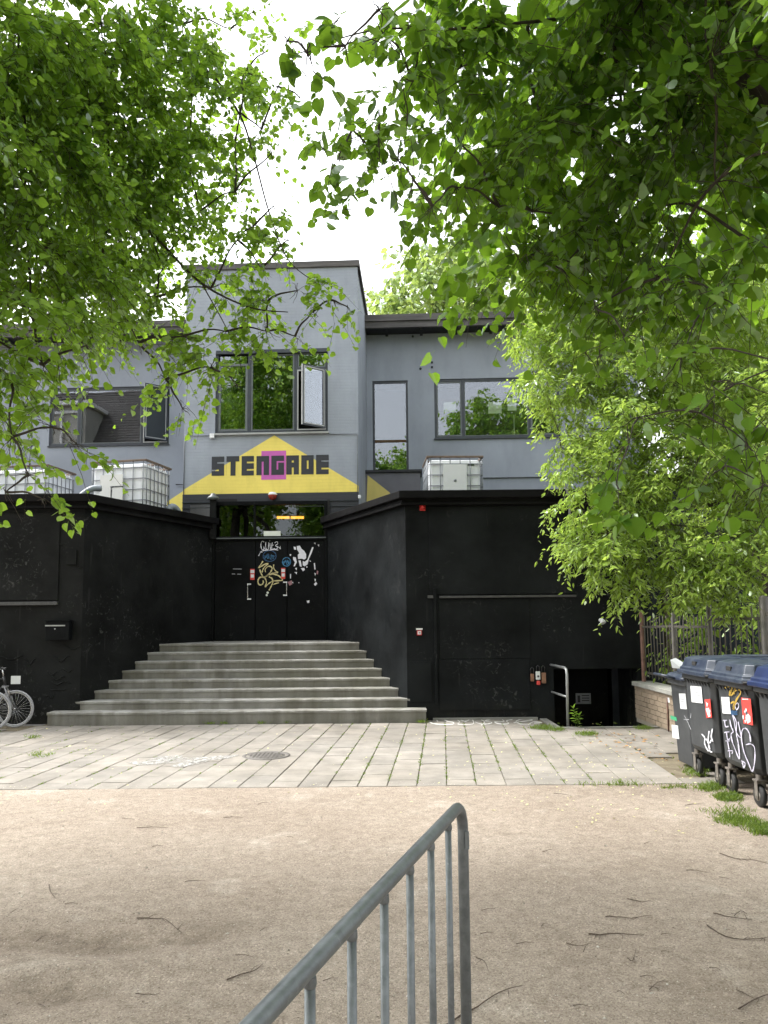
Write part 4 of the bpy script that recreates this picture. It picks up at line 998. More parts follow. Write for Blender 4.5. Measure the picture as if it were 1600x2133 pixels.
hk = W(981, 1745, 2.52); MB().bar((hk.x - .012, hk.y, hk.z - .035), (hk.x - .012, hk.y, hk.z + .02), .012, .008, (0, 1, 0)).build('coupling_hook', 'galvanised_steel', br)

# ------------------------------------------------------------------ bins
def big_bin(y0, label, lid='lid_plastic', x0=3.27, dpt=.74, wd=1.24, zt=1.08, rot=0, lidopen=0):
    t = thing('waste_container', label, 'waste container', (x0, y0 + dpt / 2, 0), 0, 'four wheeled waste containers in a row')
    y1 = y0 + dpt; zb = .27
    tp = .055
    m_ = MB(); q = .05
    def ring(x_0, x_1, y_0, y_1, z, c_):
        return [(x_0 + c_, y_0, z), (x_1 - c_, y_0, z), (x_1, y_0 + c_, z), (x_1, y_1 - c_, z), (x_1 - c_, y_1, z), (x_0 + c_, y_1, z), (x_0, y_1 - c_, z), (x_0, y_0 + c_, z)]
    R_ = [ring(x0 + tp + .03, x0 + wd - tp, y0 + tp, y1 - tp, zb, .04), ring(x0 + tp * .6 + .015, x0 + wd - tp * .6, y0 + tp * .55, y1 - tp * .55, zb + .06, .05), ring(x0 + .02, x0 + wd - .01, y0 + .02, y1 - .02, zt - .05, .045), ring(x0 - .012, x0 + wd + .02, y0 - .005, y1 + .005, zt - .045, .045), ring(x0 - .012, x0 + wd + .02, y0 - .005, y1 + .005, zt, .045)]
    vs = [p_ for r_ in R_ for p_ in r_]; fs = [(i * 8 + k, i * 8 + (k + 1) % 8, i * 8 + 8 + (k + 1) % 8, i * 8 + 8 + k) for i in range(4) for k in range(8)] + [tuple(range(7, -1, -1)), tuple(range(32, 40))]
    m_.add(vs, fs); m_.build('body', 'bin_plastic', t, bevel=.008)
    n = 9                                          # ribs under the rim on the narrow end
    for i in range(n):
        yy = y0 + .07 + (dpt - .14) * i / (n - 1)
        m_ = MB(); m_.add([(x0 + .025, yy - .006, zt - .05), (x0 + .025, yy + .006, zt - .05), (x0 - .010, yy + .006, zt - .05), (x0 - .010, yy - .006, zt - .05), (x0 + .034, yy - .006, zt - .12), (x0 + .034, yy + .006, zt - .12)], [(0, 1, 2, 3), (3, 2, 5, 4), (0, 3, 4), (1, 5, 2)]); m_.build('rib', 'bin_plastic', t)
    L = [(-.055, zt + .004), (-.055, zt + .045), (-.030, zt + .05), (-.030, zt + .075), (-.012, zt + .085), (.02, zt + .175), (.09, zt + .195)]
    vs = []
    for (o_, z) in L:
        vs += ring(x0 + o_, x0 + wd - o_, y0 + o_ * .72, y1 - o_ * .72, z, .06)
    m = len(L); fs = [(i * 8 + k, i * 8 + (k + 1) % 8, i * 8 + 8 + (k + 1) % 8, i * 8 + 8 + k) for i in range(m - 1) for k in range(8)] + [tuple((m - 1) * 8 + k for k in range(8)), tuple(range(7, -1, -1))]
    lo = MB().add(vs, fs).build('lid', lid, t, bevel=.008)
    MB().box(x0 + .4, x0 + wd - .4, y0 + .16, y1 - .16, zt + .194, zt + .205).build('lid_ridge', lid, lo)
    MB().box(x0 - .007, x0 + .02, (y0 + y1) / 2 - .05, (y0 + y1) / 2 + .05, zt + .105, zt + .145).build('lid_grip', 'rubber', lo)
    MB().tube([(x0 - .055, y0 - .02, zt + .02), (x0 + .05, y0 - .055, zt + .02)], .012, 6).build('lid_hinge', 'rubber', lo)
    for (xx, yy) in ((x0 + .10, y0 + .09), (x0 + .10, y1 - .09), (x0 + wd - .12, y0 + .09), (x0 + wd - .12, y1 - .09)):
        wgp = MB(); rw = .10
        wgp.lathe((xx - .022, yy, rw - .012), [(.03, 0), (rw - .012, .0), (rw, .01), (rw, .034), (rw - .012, .044), (.03, .044)], 20, (1, 0, 0)); wh_ = wgp.build('wheel', 'rubber', t)
        MB().lathe((xx - .026, yy, rw - .012), [(0, 0), (.045, .0), (.05, .008), (.05, .044), (.045, .052), (0, .052)], 14, (1, 0, 0)).build('rim', 'axle_steel', wh_)
        m_ = MB(); m_.box(xx - .036, xx - .030, yy - .03, yy + .03, .06, .215); m_.box(xx + .030, xx + .036, yy - .03, yy + .03, .06, .215); m_.box(xx - .045, xx + .045, yy - .045, yy + .045, .2155, .232)
        m_.tube([(xx - .04, yy, rw - .012), (xx + .04, yy, rw - .012)], .009, 6); m_.lathe((xx, yy, .232), [(.03, 0), (.03, .045)], 10); m_.build('castor_fork', 'axle_steel', t)
    return t, x0, y0, y1, zt
def on_end(x0, lean=.034, zt=1.08):
    """point on the leaning narrow end of a container: (y, z) -> 3-D just proud of it"""
    def f(y, z):
        k = (zt - .05 - z) / (zt - .05 - .33); return (x0 + .018 - .003 + .036 * max(0, k) * .78 - .004, y, z)
    return f
def quad_on(P, y0, y1, z0, z1, name, mat, par, skew=0.0, lift=0.0, **tg):
    pts = [P(y0, z0 + skew), P(y1, z0 - skew), P(y1, z1 - skew), P(y0, z1 + skew)]
    pts = [(x - lift, y, z) for x, y, z in pts]
    back = [(x + .0015, y, z) for x, y, z in pts]
    return MB().add(pts + back, [(0, 1, 2, 3), (0, 4, 5, 1), (1, 5, 6, 2), (2, 6, 7, 3), (3, 7, 4, 0)]).build(name, mat, par, **tg)
def YZ(u, v, x):      # pixel to the plane x = const
    d = ray(u, v); t = (x - CP.x) / d.x; q = CP + d * t; return q.y, q.z
def notice(P, par, u0, v0, u1, v1, x, lines=4):
    ya, za = YZ(u0, v0, x); yb, zb_ = YZ(u1, v1, x); y0_, y1_ = min(ya, yb), max(ya, yb); z0_, z1_ = min(za, zb_), max(za, zb_)
    s = quad_on(P, y0_, y1_, z0_, z1_, 'notice', 'paper_white', par, skew=.008)
    for i in range(lines):
        zc = z1_ - (z1_ - z0_) * (.22 + .15 * i); hh = (z1_ - z0_) * (.045 if i in (1, 2) else .02); ins = (y1_ - y0_) * (.16 if i in (1, 2) else .26)
        quad_on(P, y0_ + ins, y1_ - ins, zc - hh, zc + hh, 'print_line', 'print_grey', s, lift=.002)
YB, YCc, YDd = 7.84, 7.02, 6.20
tB, x0, y0, y1, zt = big_bin(YB, 'dark grey waste container with a white notice and torn red sticker')
PB = on_end(3.27)
notice(PB, tB, 1439, 1427, 1464, 1467, 3.29)
ya, za = YZ(1468, 1455, 3.29); yb, zb_ = YZ(1482, 1497, 3.29)
quad_on(PB, yb, ya, zb_, za, 'torn_sticker', 'sticker_red', tB, skew=.01)
m_ = MB(); Pz = lambda u, v: tuple(Vector(PB(*YZ(u, v, 3.29))) - Vector((.003, 0, 0)))
for poly in ([(1471, 1462), (1476, 1466), (1473, 1474)], [(1470, 1476), (1477, 1474), (1480, 1492), (1475, 1494)], [(1474, 1480), (1480, 1478), (1480, 1484)]): m_.add([Pz(*q) for q in poly], [tuple(range(len(poly)))])
m_.build('sticker_print', 'paper_white', tB)
def tagp(name, mat, par, P, x, strokes, wd, scale, ox, oy, label=None, lift=.003):
    f = lambda X, Y: tuple(Vector(P(*YZ(ox + X / scale, oy + Y / scale, x))) - Vector((lift, 0, 0)))
    return paint(name, mat, strokes, f, wd, par, label=label)
Z8 = dict(scale=6.272, ox=1350, oy=1360)
tagp('graffiti_tag', 'tag_white', tB, PB, 3.30, [[(700, 1060), (740, 1110), (735, 1190), (780, 1280), (800, 1230), (760, 1120)], [(800, 1020), (785, 1130), (800, 1280), (830, 1290)], [(845, 990), (825, 1090), (845, 1160)], [(800, 1180), (830, 1130)]], 16, **Z8, label='angular white tag')
tagp('scrape_marks', 'print_grey', tB, PB, 3.30, [[(480, 820), (520, 900), (560, 1000)], [(570, 790), (560, 850)], [(470, 870), (540, 870)]], 8, **Z8)
tC, x0, y0, y1, zt = big_bin(YCc, 'dark grey waste container with a red poster and large pale looping tag')
PC = on_end(3.27)
notice(PC, tC, 1503, 1450, 1522, 1489, 3.29)
ya, za = YZ(1545, 1452, 3.29); yb, zb_ = YZ(1568, 1512, 3.29)
po = quad_on(PC, yb, ya, zb_, za, 'poster', 'sticker_red', tC, skew=.004, label='red poster with a white figure')
f3 = lambda X, Y: tuple(Vector(PC(*YZ(1350 + X / 6.272, 1360 + Y / 6.272, 3.29))) - Vector((.003, 0, 0)))
m_ = MB()
for poly in ([(1290, 760), (1340, 830), (1340, 900), (1300, 925), (1275, 850)], [(1260, 770), (1285, 720), (1300, 740), (1280, 800)], [(1235, 820), (1250, 810), (1255, 860), (1240, 870)], [(1240, 600), (1320, 600), (1320, 612), (1240, 612)], [(1260, 880), (1275, 870), (1280, 910), (1265, 915)]): m_.add([f3(*q) for q in poly], [tuple(range(len(poly)))])
m_.build('poster_print', 'paper_white', po)
m_ = MB()
for poly in ([(1275, 780), (1300, 760), (1310, 800), (1285, 810)],): m_.add([tuple(Vector(f3(*q)) - Vector((.002, 0, 0))) for q in poly], [tuple(range(len(poly)))])
m_.build('poster_print', 'print_dark', po)
tagp('graffiti_tag', 'tag_ochre', tC, PC, 3.30, [[(1030, 455), (1090, 440), (1120, 470), (1090, 560), (1110, 480), (1160, 440), (1150, 540)], [(1110, 560), (1180, 490), (1235, 490), (1230, 540), (1180, 610), (1130, 740), (1150, 640), (1100, 660)]], 24, **Z8, label='gold scrawl')
tagp('graffiti_tag', 'tag_lilac', tC, PC, 3.30, [
    [(990, 880), (1040, 880)], [(1010, 880), (1020, 960), (1060, 960)], [(1000, 1040), (1065, 1030)], [(1030, 1040), (1040, 1130), (1070, 1120)], [(1010, 1150), (1070, 1150)], [(1040, 1160), (1055, 1260)], [(1035, 1280), (1100, 1280), (1090, 1320)], [(1060, 1290), (1060, 1360)],
    [(1080, 870), (1095, 960), (1120, 1030), (1090, 1060), (1100, 1150), (1140, 1270), (1185, 1385), (1190, 1330)], [(1190, 1330), (1180, 1180), (1160, 1050), (1165, 900), (1120, 810), (1140, 900), (1160, 1040), (1220, 1100), (1190, 900)],
    [(1345, 1160), (1335, 1060), (1290, 985), (1240, 1010), (1225, 1120), (1250, 1290), (1310, 1450), (1350, 1550), (1385, 1430), (1395, 1250), (1350, 1190), (1280, 1200)],
    [(1210, 1410), (1260, 1440), (1240, 1500), (1225, 1430)]], 15, **Z8, label='large pale looping letters')
tagp('graffiti_tag', 'tag_lilac', tC, PC, 3.30, [[(1150, 700), (1190, 650), (1205, 700), (1175, 745), (1160, 700)]], 12, **Z8)
tagp('graffiti_patch', 'tag_navy', tC, PC, 3.30, [[(1095, 770), (1185, 770)], [(1100, 800), (1185, 800)]], 30, **Z8, lift=.0022)
big_bin(YDd, 'dark grey waste container with a brighter blue lid, nearest of the row', 'lid_plastic_blue')
big_bin(5.38, 'dark grey waste container with a blue lid, last of the row towards the camera', 'lid_plastic_blue')

# two-wheeled bin next to the wall
bx, by0, by1, bz = 3.34, 8.66, 9.22, .98
tA = thing('wheelie_bin', 'tall dark two wheeled bin with green sticker and two white notices', 'wheelie bin', (bx + .35, (by0 + by1) / 2, 0))
def rg(x_0, x_1, y_0, y_1, z, c_): return [(x_0 + c_, y_0, z), (x_1 - c_, y_0, z), (x_1, y_0 + c_, z), (x_1, y_1 - c_, z), (x_1 - c_, y_1, z), (x_0 + c_, y_1, z), (x_0, y_1 - c_, z), (x_0, y_0 + c_, z)]
R_ = [rg(bx + .07, bx + .58, by0 + .03, by1 - .03, .03, .04), rg(bx + .02, bx + .70, by0 + .02, by1 - .02, bz - .06, .04), rg(bx - .01, bx + .72, by0 - .01, by1 + .01, bz - .055, .04), rg(bx - .01, bx + .72, by0 - .01, by1 + .01, bz, .04)]
MB().add([p_ for r_ in R_ for p_ in r_], [(i * 8 + k, i * 8 + (k + 1) % 8, i * 8 + 8 + (k + 1) % 8, i * 8 + 8 + k) for i in range(3) for k in range(8)] + [tuple(range(7, -1, -1)), tuple(range(24, 32))]).build('body', 'bin_plastic', tA, bevel=.008)
R_ = [rg(bx - .04, bx + .74, by0 - .03, by1 + .03, bz + .004, .06), rg(bx - .04, bx + .74, by0 - .03, by1 + .03, bz + .03, .06), rg(bx + .0, bx + .70, by0 + .01, by1 - .01, bz + .07, .08), rg(bx + .12, bx + .60, by0 + .1, by1 - .1, bz + .10, .08)]
MB().add([p_ for r_ in R_ for p_ in r_], [(i * 8 + k, i * 8 + (k + 1) % 8, i * 8 + 8 + (k + 1) % 8, i * 8 + 8 + k) for i in range(3) for k in range(8)] + [tuple(range(7, -1, -1)), tuple(range(24, 32))]).build('lid', 'lid_plastic', tA, bevel=.006)
MB().tube([(bx - .06, by1 + .02, bz + .02), (bx - .14, by1 + .02, bz + .05), (bx - .14, by0 + .2, bz + .05), (bx - .04, by0 + .2, bz + .02)], .015, 8).build('handle', 'lid_plastic', tA)
for yy in (by0 + .02, by1 - .02): MB().lathe((bx + .6, yy - .02, .1), [(0, 0), (.1, .0), (.1, .04), (0, .04)], 16, (0, 1, 0)).build('wheel', 'rubber', tA)
PA = lambda y, z: (bx + .02 + .05 * (bz - .06 - z) / (bz - .09) - .005, y, z)
notice(PA, tA, 1415, 1443, 1430, 1479, 3.365); notice(PA, tA, 1400, 1508, 1415, 1541, 3.39)
ya, za = YZ(1397, 1490, 3.38); yb, zb_ = YZ(1410, 1502, 3.38); quad_on(PA, yb, ya, zb_, za, 'sticker', 'sticker_green', tA, label='small green sticker')
ya, za = YZ(1395, 1453, 3.39); yb, zb_ = YZ(1399, 1464, 3.39); quad_on(PA, yb, ya, zb_, za, 'sticker', 'paper_white', tA)
p = W(1407, 1380, 8.9); m_ = MB(); m_.add([(p.x - .04, 8.9, p.z - .06), (p.x + .06, 8.86, p.z - .07), (p.x + .09, 8.9, p.z), (p.x + .02, 8.94, p.z + .05), (p.x - .05, 8.92, p.z + .03), (p.x + .03, 9.0, p.z - .02)], [(0, 1, 2, 3, 4), (0, 5, 1), (1, 5, 2), (2, 5, 3), (3, 5, 4), (4, 5, 0)])
solo(m_, 'crumpled_paper', 'paper_white', 'crumpled white paper lying on the wheelie bin lid', 'litter', (p.x, 8.9, p.z))

# ------------------------------------------------------------------ fence on a low brick wall, with the stone coping
FX = 4.34
lw = thing('brick_wall', 'low tan brick wall with a pale stone coping beside the basement stairs', 'wall', (FX, 9, 0))
MB().box(FX - .115, FX + .115, 4.0, 13.15, -.05, .545).build('core', 'mortar', lw)
yy = 13.16
m0 = None; course = 0
bh, bl = .068, .228
for cz in range(7):
    off = (cz % 2) * bl / 2
    k = 0
    while True:
        y1_ = 13.15 - off - k * (bl + .012) + (off and 0); y0_ = y1_ - bl; k += 1
        if y1_ < 10.2: break
        if k == 1 and off: MB().box(FX - .127, FX - .10, 13.15 - off + .012, 13.15, .02 + cz * (bh + .010), .02 + cz * (bh + .010) + bh).build('brick', 'brick_tan', lw)
        e = rnd.uniform(0, .004); MB().box(FX - .127 - e, FX - .10, y0_, y1_, .02 + cz * (bh + .010), .02 + cz * (bh + .010) + bh).build('brick', 'brick_tan', lw)
far_b = MB()
for cz in range(7):
    y1_ = 10.2 - (cz % 2) * bl / 2
    while y1_ > 4.1: far_b.box(FX - .127, FX - .10, y1_ - bl, y1_, .02 + cz * (bh + .010), .02 + cz * (bh + .010) + bh); y1_ -= bl + .012
far_b.build('bricks', 'brick_tan', lw, kind='stuff')
y1_ = 13.17
while y1_ > 4.2: MB().box(FX - .17, FX + .17, y1_ - .9 + .006, y1_, .552, .62 + rnd.uniform(-.003, .003)).build('coping_stone', 'coping_stone', lw, bevel=.006); y1_ -= .9
MB().tube([(FX - .14, 11.62, .50), (FX - .14, 11.62, .0)], .012, 6).build('downpipe', 'rusty_steel', lw)
fe = thing('railing_fence', 'grey steel railing fence standing on the low brick wall', 'fence', (FX, 9, .62))
posts = [13.05, 11.62, 10.32, 8.82, 7.45, 6.1, 4.7]; tops = [1.79, 1.76, 1.87, 1.93, 1.95, 1.95, 1.95]
for i, (y, z) in enumerate(zip(posts, tops)):
    r_ = (.034, .034, .034, .05)[min(i, 3)]
    m_ = MB(); m_.lathe((FX, y, .615), [(r_, 0), (r_, z - .615 - .02), (r_ * .7, z - .615), (0, z - .615 + .005)], 12); m_.build('post', 'rusty_steel' if i == 0 else 'fence_steel', fe, **({'label': 'rust red first fence post'} if i == 0 else {}))
for i in range(len(posts) - 1):
    y0_, y1_ = posts[i], posts[i + 1]; zt0_, zt1_ = tops[i], tops[i + 1]; zh_ = min(zt0_, zt1_) - .23
    MB().bar((FX, y0_, zh_ + (.02 if i else 0)), (FX, y1_, zh_ + .03), .012, .035).build('rail', 'fence_steel', fe); MB().bar((FX, y0_, .78), (FX, y1_, .78), .012, .035).build('rail', 'fence_steel', fe)
    n = 10
    for k in range(1, n): y = y0_ + (y1_ - y0_) * k / n; MB().tube([(FX, y, .70), (FX, y, zh_ + .17 + rnd.uniform(-.004, .004)), (FX, y, zh_ + .185)], [.009, .009, .003], 6).build('bar', 'fence_steel', fe)
# dark building and boards behind the fence
sh = thing('dark_shed', 'dark navy boarded shed behind the railing fence', 'shed', (8.5, 15, 0))
MB().box(4.75, 16, 14.2, 18, 0, 4.2).build('wall', 'navy_boards', sh)
for k in range(40): MB().box(4.76 + k * .28, 4.76 + k * .28 + .262, 14.17, 14.199, 0.05, 4.15).build('board', 'navy_boards', sh)
MB().box(4.7, 16.1, 14.0, 18.1, 4.21, 4.32).build('roof', 'soffit_black', sh)
bf = thing('board_fence', 'low brown board fence among the bushes behind the railings', 'fence', (7.4, 11.8, 0))
MB().box(6.0, 11, 11.86, 11.9, .2, 1.35).build('rail', 'brown_boards', bf)
for k in range(30): MB().box(6.0 + k * .16, 6.0 + k * .16 + .148, 11.82 - rnd.uniform(0, .01), 11.858, 0, 1.5 + rnd.uniform(-.02, .02)).build('board', 'brown_boards', bf)
p = W(1372, 1230, 14.0)
m_ = MB().tube([(p.x + .02, 13.7, 0), (p.x, 13.7, 2.4), (p.x - .02, 13.7, 3.6)], .05, 10); solo(m_, 'pale_pole', 'pale_bark', 'pale weathered pole standing behind the first fence posts', 'pole', (p.x, 13.7, 0))

# ------------------------------------------------------------------ bicycles at the left wall
def bike(cx, cy, label, rz=0, R0=.305, tyre='tyre_grey'):
    t = thing('bicycle', label, 'bicycle', (cx, cy, 0), rz, 'bicycles at the left wall')
    def T(mb_): return mb_
    fw_ = (0, R0 + .012); rw_ = (-1.02, R0 + .012)
    for nm, (wx, wz) in (('front_wheel', fw_), ('rear_wheel', rw_)):
        m_ = MB(); m_.tube([(wx + R0 * math.cos(a), 0, wz + R0 * math.sin(a)) for a in np.linspace(0, 2 * math.pi, 40, endpoint=False)], .018, 8, True)
        w_ = m_.build(nm, tyre, t, local=True)
        MB().tube([(wx + (R0 - .024) * math.cos(a), 0, wz + (R0 - .024) * math.sin(a)) for a in np.linspace(0, 2 * math.pi, 40, endpoint=False)], .011, 6, True).build('rim', 'chrome', w_, local=True)
        m_ = MB()
        for k in range(28):
            a = 2 * math.pi * k / 28; s_ = .03 if k % 2 else -.03; b_2 = a + (.5 if k % 4 < 2 else -.5)
            m_.tube([(wx + .02 * math.cos(b_2), s_, wz + .02 * math.sin(b_2)), (wx + (R0 - .03) * math.cos(a), 0, wz + (R0 - .03) * math.sin(a))], .0022, 4)
        m_.build('spokes', 'chrome', w_, local=True)
        MB().lathe((wx, -.045, wz), [(0, 0), (.014, .0), (.014, .02), (.022, .022), (.022, .068), (.014, .07), (.014, .09), (0, .09)], 10, (0, 1, 0)).build('hub', 'chrome', w_, local=True)
    hx, hz = -.20, .82; bbx, bbz = -.60, .29; sx, sz = -.78, .80
    m_ = MB(); m_.tube([(-.165, 0, .66), (hx, 0, hz)], .02, 10); m_.tube([(hx + .01, 0, hz - .03), (sx + .03, 0, sz - .10)], .015, 8); m_.tube([(-.17, 0, .69), (bbx, 0, bbz)], .018, 8); m_.tube([(bbx, 0, bbz), (sx, 0, sz)], .016, 8)
    for s_ in (-1, 1): m_.tube([(sx + .02, 0, sz - .1), (rw_[0], .05 * s_, rw_[1])], .009, 6); m_.tube([(bbx, 0, bbz), (rw_[0], .05 * s_, rw_[1])], .010, 6)
    m_.build('frame', 'bike_black', t, local=True)
    m_ = MB()
    for s_ in (-1, 1): m_.tube([(-.165, .045 * s_, .66), (-.10, .05 * s_, .5), (0, .05 * s_, fw_[1])], .012, 8)
    m_.box(-.2, -.13, -.055, .055, .645, .675); m_.build('fork', 'bike_grey', t, local=True)
    m_ = MB(); m_.tube([(hx, 0, hz), (hx - .02, 0, hz + .12)], .013, 8); m_.tube([(hx - .16, -.28, hz + .13), (hx - .02, -.14, hz + .13), (hx, 0, hz + .12), (hx - .02, .14, hz + .13), (hx - .16, .28, hz + .13)], .012, 8); m_.build('handlebar', 'chrome', t, local=True)
    for s_ in (-1, 1): MB().tube([(hx - .16, .28 * s_, hz + .13), (hx - .27, .30 * s_, hz + .125)], .018, 8).build('grip', 'rubber', t, local=True)
    MB().sph((sx - .06, 0, sz + .08), .13, 12, 1.05, .55, .28).build('saddle', 'rubber', t, local=True); MB().tube([(sx, 0, sz), (sx - .03, 0, sz + .07)], .013, 8).build('seat_post', 'chrome', t, local=True)
    m_ = MB()
    for s_ in (-1, 1): m_.box(-.13, -.085, .03 * s_ - .006, .03 * s_ + .006, .50, .60)
    m_.build('brake', 'chrome', t, local=True)
    return t
p = W(29, 1470, 12.75)
b1 = bike(p.x + .02, 12.75, 'dark bicycle with grey tyres and a white card above its wheel, by the left wall', R(4), R0=.285)
MB().box(-.07, .08, -.03, -.02, .70, .83).build('card', 'paper_white', b1, local=True)
p = W(-20, 1485, 12.35); bike(p.x, 12.35, 'dark bicycle mostly out of view, in front of the other bicycle', R(9), R0=.30)
# ------------------------------------------------------------------ vegetation
def nrm_(a): return a / np.maximum(np.linalg.norm(a, axis=-1, keepdims=True), 1e-9)
def leaf_shape(kind):
    """half outline from base to tip (x along, y half width), folded on the midrib"""
    if kind == 'heart': h = [(.06, 0), (-.03, .17), (.02, .36), (.2, .50), (.42, .50), (.66, .36), (.84, .15), (.98, 0)]
    elif kind == 'heart_lo': h = [(.02, 0), (.0, .3), (.28, .48), (.68, .32), (1.02, 0)]
    elif kind == 'lance': h = [(0, 0), (.2, .13), (.45, .19), (.72, .12), (1.0, 0)]
    else: h = [(0, 0), (.3, .3), (.7, .25), (1, 0)]
    fold, droop = .22, -.16
    n = len(h); vs = []
    stalk = kind.startswith('heart')
    for x, y in h: vs.append((x, y, fold * y + droop * x * x))
    for x, y in h[1:-1]: vs.append((x, -y, fold * y + droop * x * x))
    right = list(range(n)); left = [0] + [n + i for i in range(n - 2)] + [n - 1]
    fs = [right[::-1], left]
    if stalk: k = len(vs); vs += [(-.40, .016, .02), (-.40, -.016, .02)]; fs.append([k + 1, 0, k])
    return np.array(vs, float), fs
SH = {k: leaf_shape(k) for k in ('heart', 'heart_lo', 'lance', 'diamond')}
def leaves_mesh(name, kind, pos, axd, nor, size, tint, mat):
    vs, fs = SH[kind]; N_ = len(pos); nv = len(vs)
    ax_n = nrm_(axd); side = nrm_(np.cross(nor, ax_n)); nr = np.cross(ax_n, side)
    vs_ = np.repeat(vs[None], N_, 0) if N_ > 1 else vs[None].copy()
    if N_ > 1: vs_[:, :, 2] *= rng.uniform(-.4, 2.2, (N_, 1)); vs_[:, :, 1] *= rng.uniform(.8, 1.1, (N_, 1))
    V = pos[:, None, :] + size[:, None, None] * (vs_[:, :, 0:1] * ax_n[:, None] + vs_[:, :, 1:2] * side[:, None] + vs_[:, :, 2:3] * nr[:, None])
    V = V.reshape(-1, 3)
    fl = np.concatenate([np.array(f) for f in fs]); starts = np.cumsum([0] + [len(f) for f in fs])[:-1]; lens = np.array([len(f) for f in fs])
    L = (fl[None, :] + (np.arange(N_) * nv)[:, None]).reshape(-1)
    ST = (starts[None, :] + (np.arange(N_) * len(fl))[:, None]).reshape(-1)
    me = bpy.data.meshes.new(name)
    me.vertices.add(len(V)); me.vertices.foreach_set('co', V.astype(np.float32).ravel())
    me.loops.add(len(L)); me.loops.foreach_set('vertex_index', L.astype(np.int32))
    me.polygons.add(len(ST)); me.polygons.foreach_set('loop_start', ST.astype(np.int32)); me.polygons.foreach_set('loop_total', np.tile(lens, N_).astype(np.int32))
    me.update(calc_edges=True)
    at = me.attributes.new('tint', 'FLOAT', 'POINT'); at.data.foreach_set('value', np.repeat(tint, nv).astype(np.float32))
    me.materials.append(M[mat]); return me
def project(P):
    d = P - np.array(CP); x = d @ np.array(CR); y = d @ np.array(CU); z = d @ np.array(fw)
    z_ = np.where(z > .1, z, 1e9); u = PU + FPX * x / z_; v = PV - FPX * y / z_
    return u, v, z
DENS = 2.0
def gather(blobs, size, spacing, per, droop=.4, spread=.9, shell=.55, area=.42):
    """leaves on short twigs filling ellipsoids; blob = (centre, (rx, ry, rz), layers)"""
    P, A, Nn, Sz, Ti, TW = [], [], [], [], [], []
    for c, r_, lay in blobs:
        c = np.array(c); r_ = np.array(r_, float)
        n_leaf = lay * DENS * math.pi * r_[0] * r_[2] / (area * size * size)
        n = max(2, int(n_leaf / per)); ns_ = max(2, int(n / 7)); up_ = np.array([0, 0, 1.])
        ds = nrm_(rng.normal(size=(ns_, 3))); rs_ = rng.random(ns_) ** .45
        so = c + ds * rs_[:, None] * r_ * .72; sdir = nrm_(ds * .9 * (r_ / r_.max()) + rng.normal(size=(ns_, 3)) * .45 + np.array([0, 0, -droop * .8]))
        sl = min(.42 * size / .074, .75 * float(r_.max())) * rng.uniform(.6, 1.2, ns_)
        ix = rng.integers(0, ns_, n); tt = rng.random(n)
        d = ds[ix]; rad = rs_[ix] * .6 + tt * .4; ssd = nrm_(np.cross(sdir[ix], up_) + 1e-3)
        st_ = so[ix] + sdir[ix] * (tt * sl[ix])[:, None] - np.array([0, 0, .22]) * ((tt * sl[ix]) ** 2 / max(sl.mean(), .05))[:, None] + rng.normal(size=(n, 3)) * size * .25
        dirv = nrm_(sdir[ix] * .55 + ssd * np.where(rng.random(n) > .5, 1, -1)[:, None] * rng.uniform(.3, .9, (n, 1)) + rng.normal(size=(n, 3)) * .22 + np.array([0, 0, -droop * .6]))
        ln = min(spacing * per, 1.2 * float(r_.max())) * rng.uniform(.45, 1.15, n)
        for k in range(per):
            t = (k + rng.random(n) * .5) / per
            bend = np.stack([np.zeros(n), np.zeros(n), -.35 * (t * ln) ** 2 / max(ln.mean(), .05)], 1)
            p = st_ + dirv * (t * ln)[:, None] + bend
            sgn = 1 if k % 2 else -1
            sd = nrm_(np.cross(dirv, np.array([0, 0, 1.])) + 1e-3)
            a = nrm_(dirv * .45 + sd * sgn * spread * rng.uniform(.5, 1.2, (n, 1)) + rng.normal(size=(n, 3)) * .35 + np.array([0, 0, -droop * 1.25]))
            nn = nrm_(np.array([0, 0, .8]) + rng.normal(size=(n, 3)) * .55 + d * .25)
            s_ = size * rng.choice([.5, .7, .85, 1.0, 1.15], n) * rng.uniform(.85, 1.1, n) * (1.05 - .35 * t)
            off = a * (.32 * s_)[:, None]
            P.append(p + off); A.append(a); Nn.append(nn); Sz.append(s_)
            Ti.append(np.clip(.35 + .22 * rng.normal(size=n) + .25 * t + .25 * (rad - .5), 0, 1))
        lm_ = max(ln.mean(), .05); dz = np.array([0, 0, -.35])
        TW.append(np.concatenate([st_, st_ + dirv * (ln * .5)[:, None] + dz * ((ln * .5) ** 2 / lm_)[:, None], st_ + dirv * (ln * .98)[:, None] + dz * (ln ** 2 / lm_)[:, None]], 1))
        sm_ = max(sl.mean(), .05); dz2 = np.array([0, 0, -.22])
        TW.append(np.concatenate([so, so + sdir * (sl * .5)[:, None] + dz2 * ((sl * .5) ** 2 / sm_)[:, None], so + sdir * sl[:, None] + dz2 * (sl ** 2 / sm_)[:, None]], 1))
        md = (c + so) / 2 + rng.normal(size=so.shape) * .02 + np.array([0, 0, .03]); TW.append(np.concatenate([np.repeat(c[None], ns_, 0), md, so], 1))
    return [np.concatenate(q) for q in (P, A, Nn, Sz, Ti)], np.concatenate(TW)
AREA = {'heart': .42, 'heart_lo': .42, 'lance': .17, 'diamond': .22}
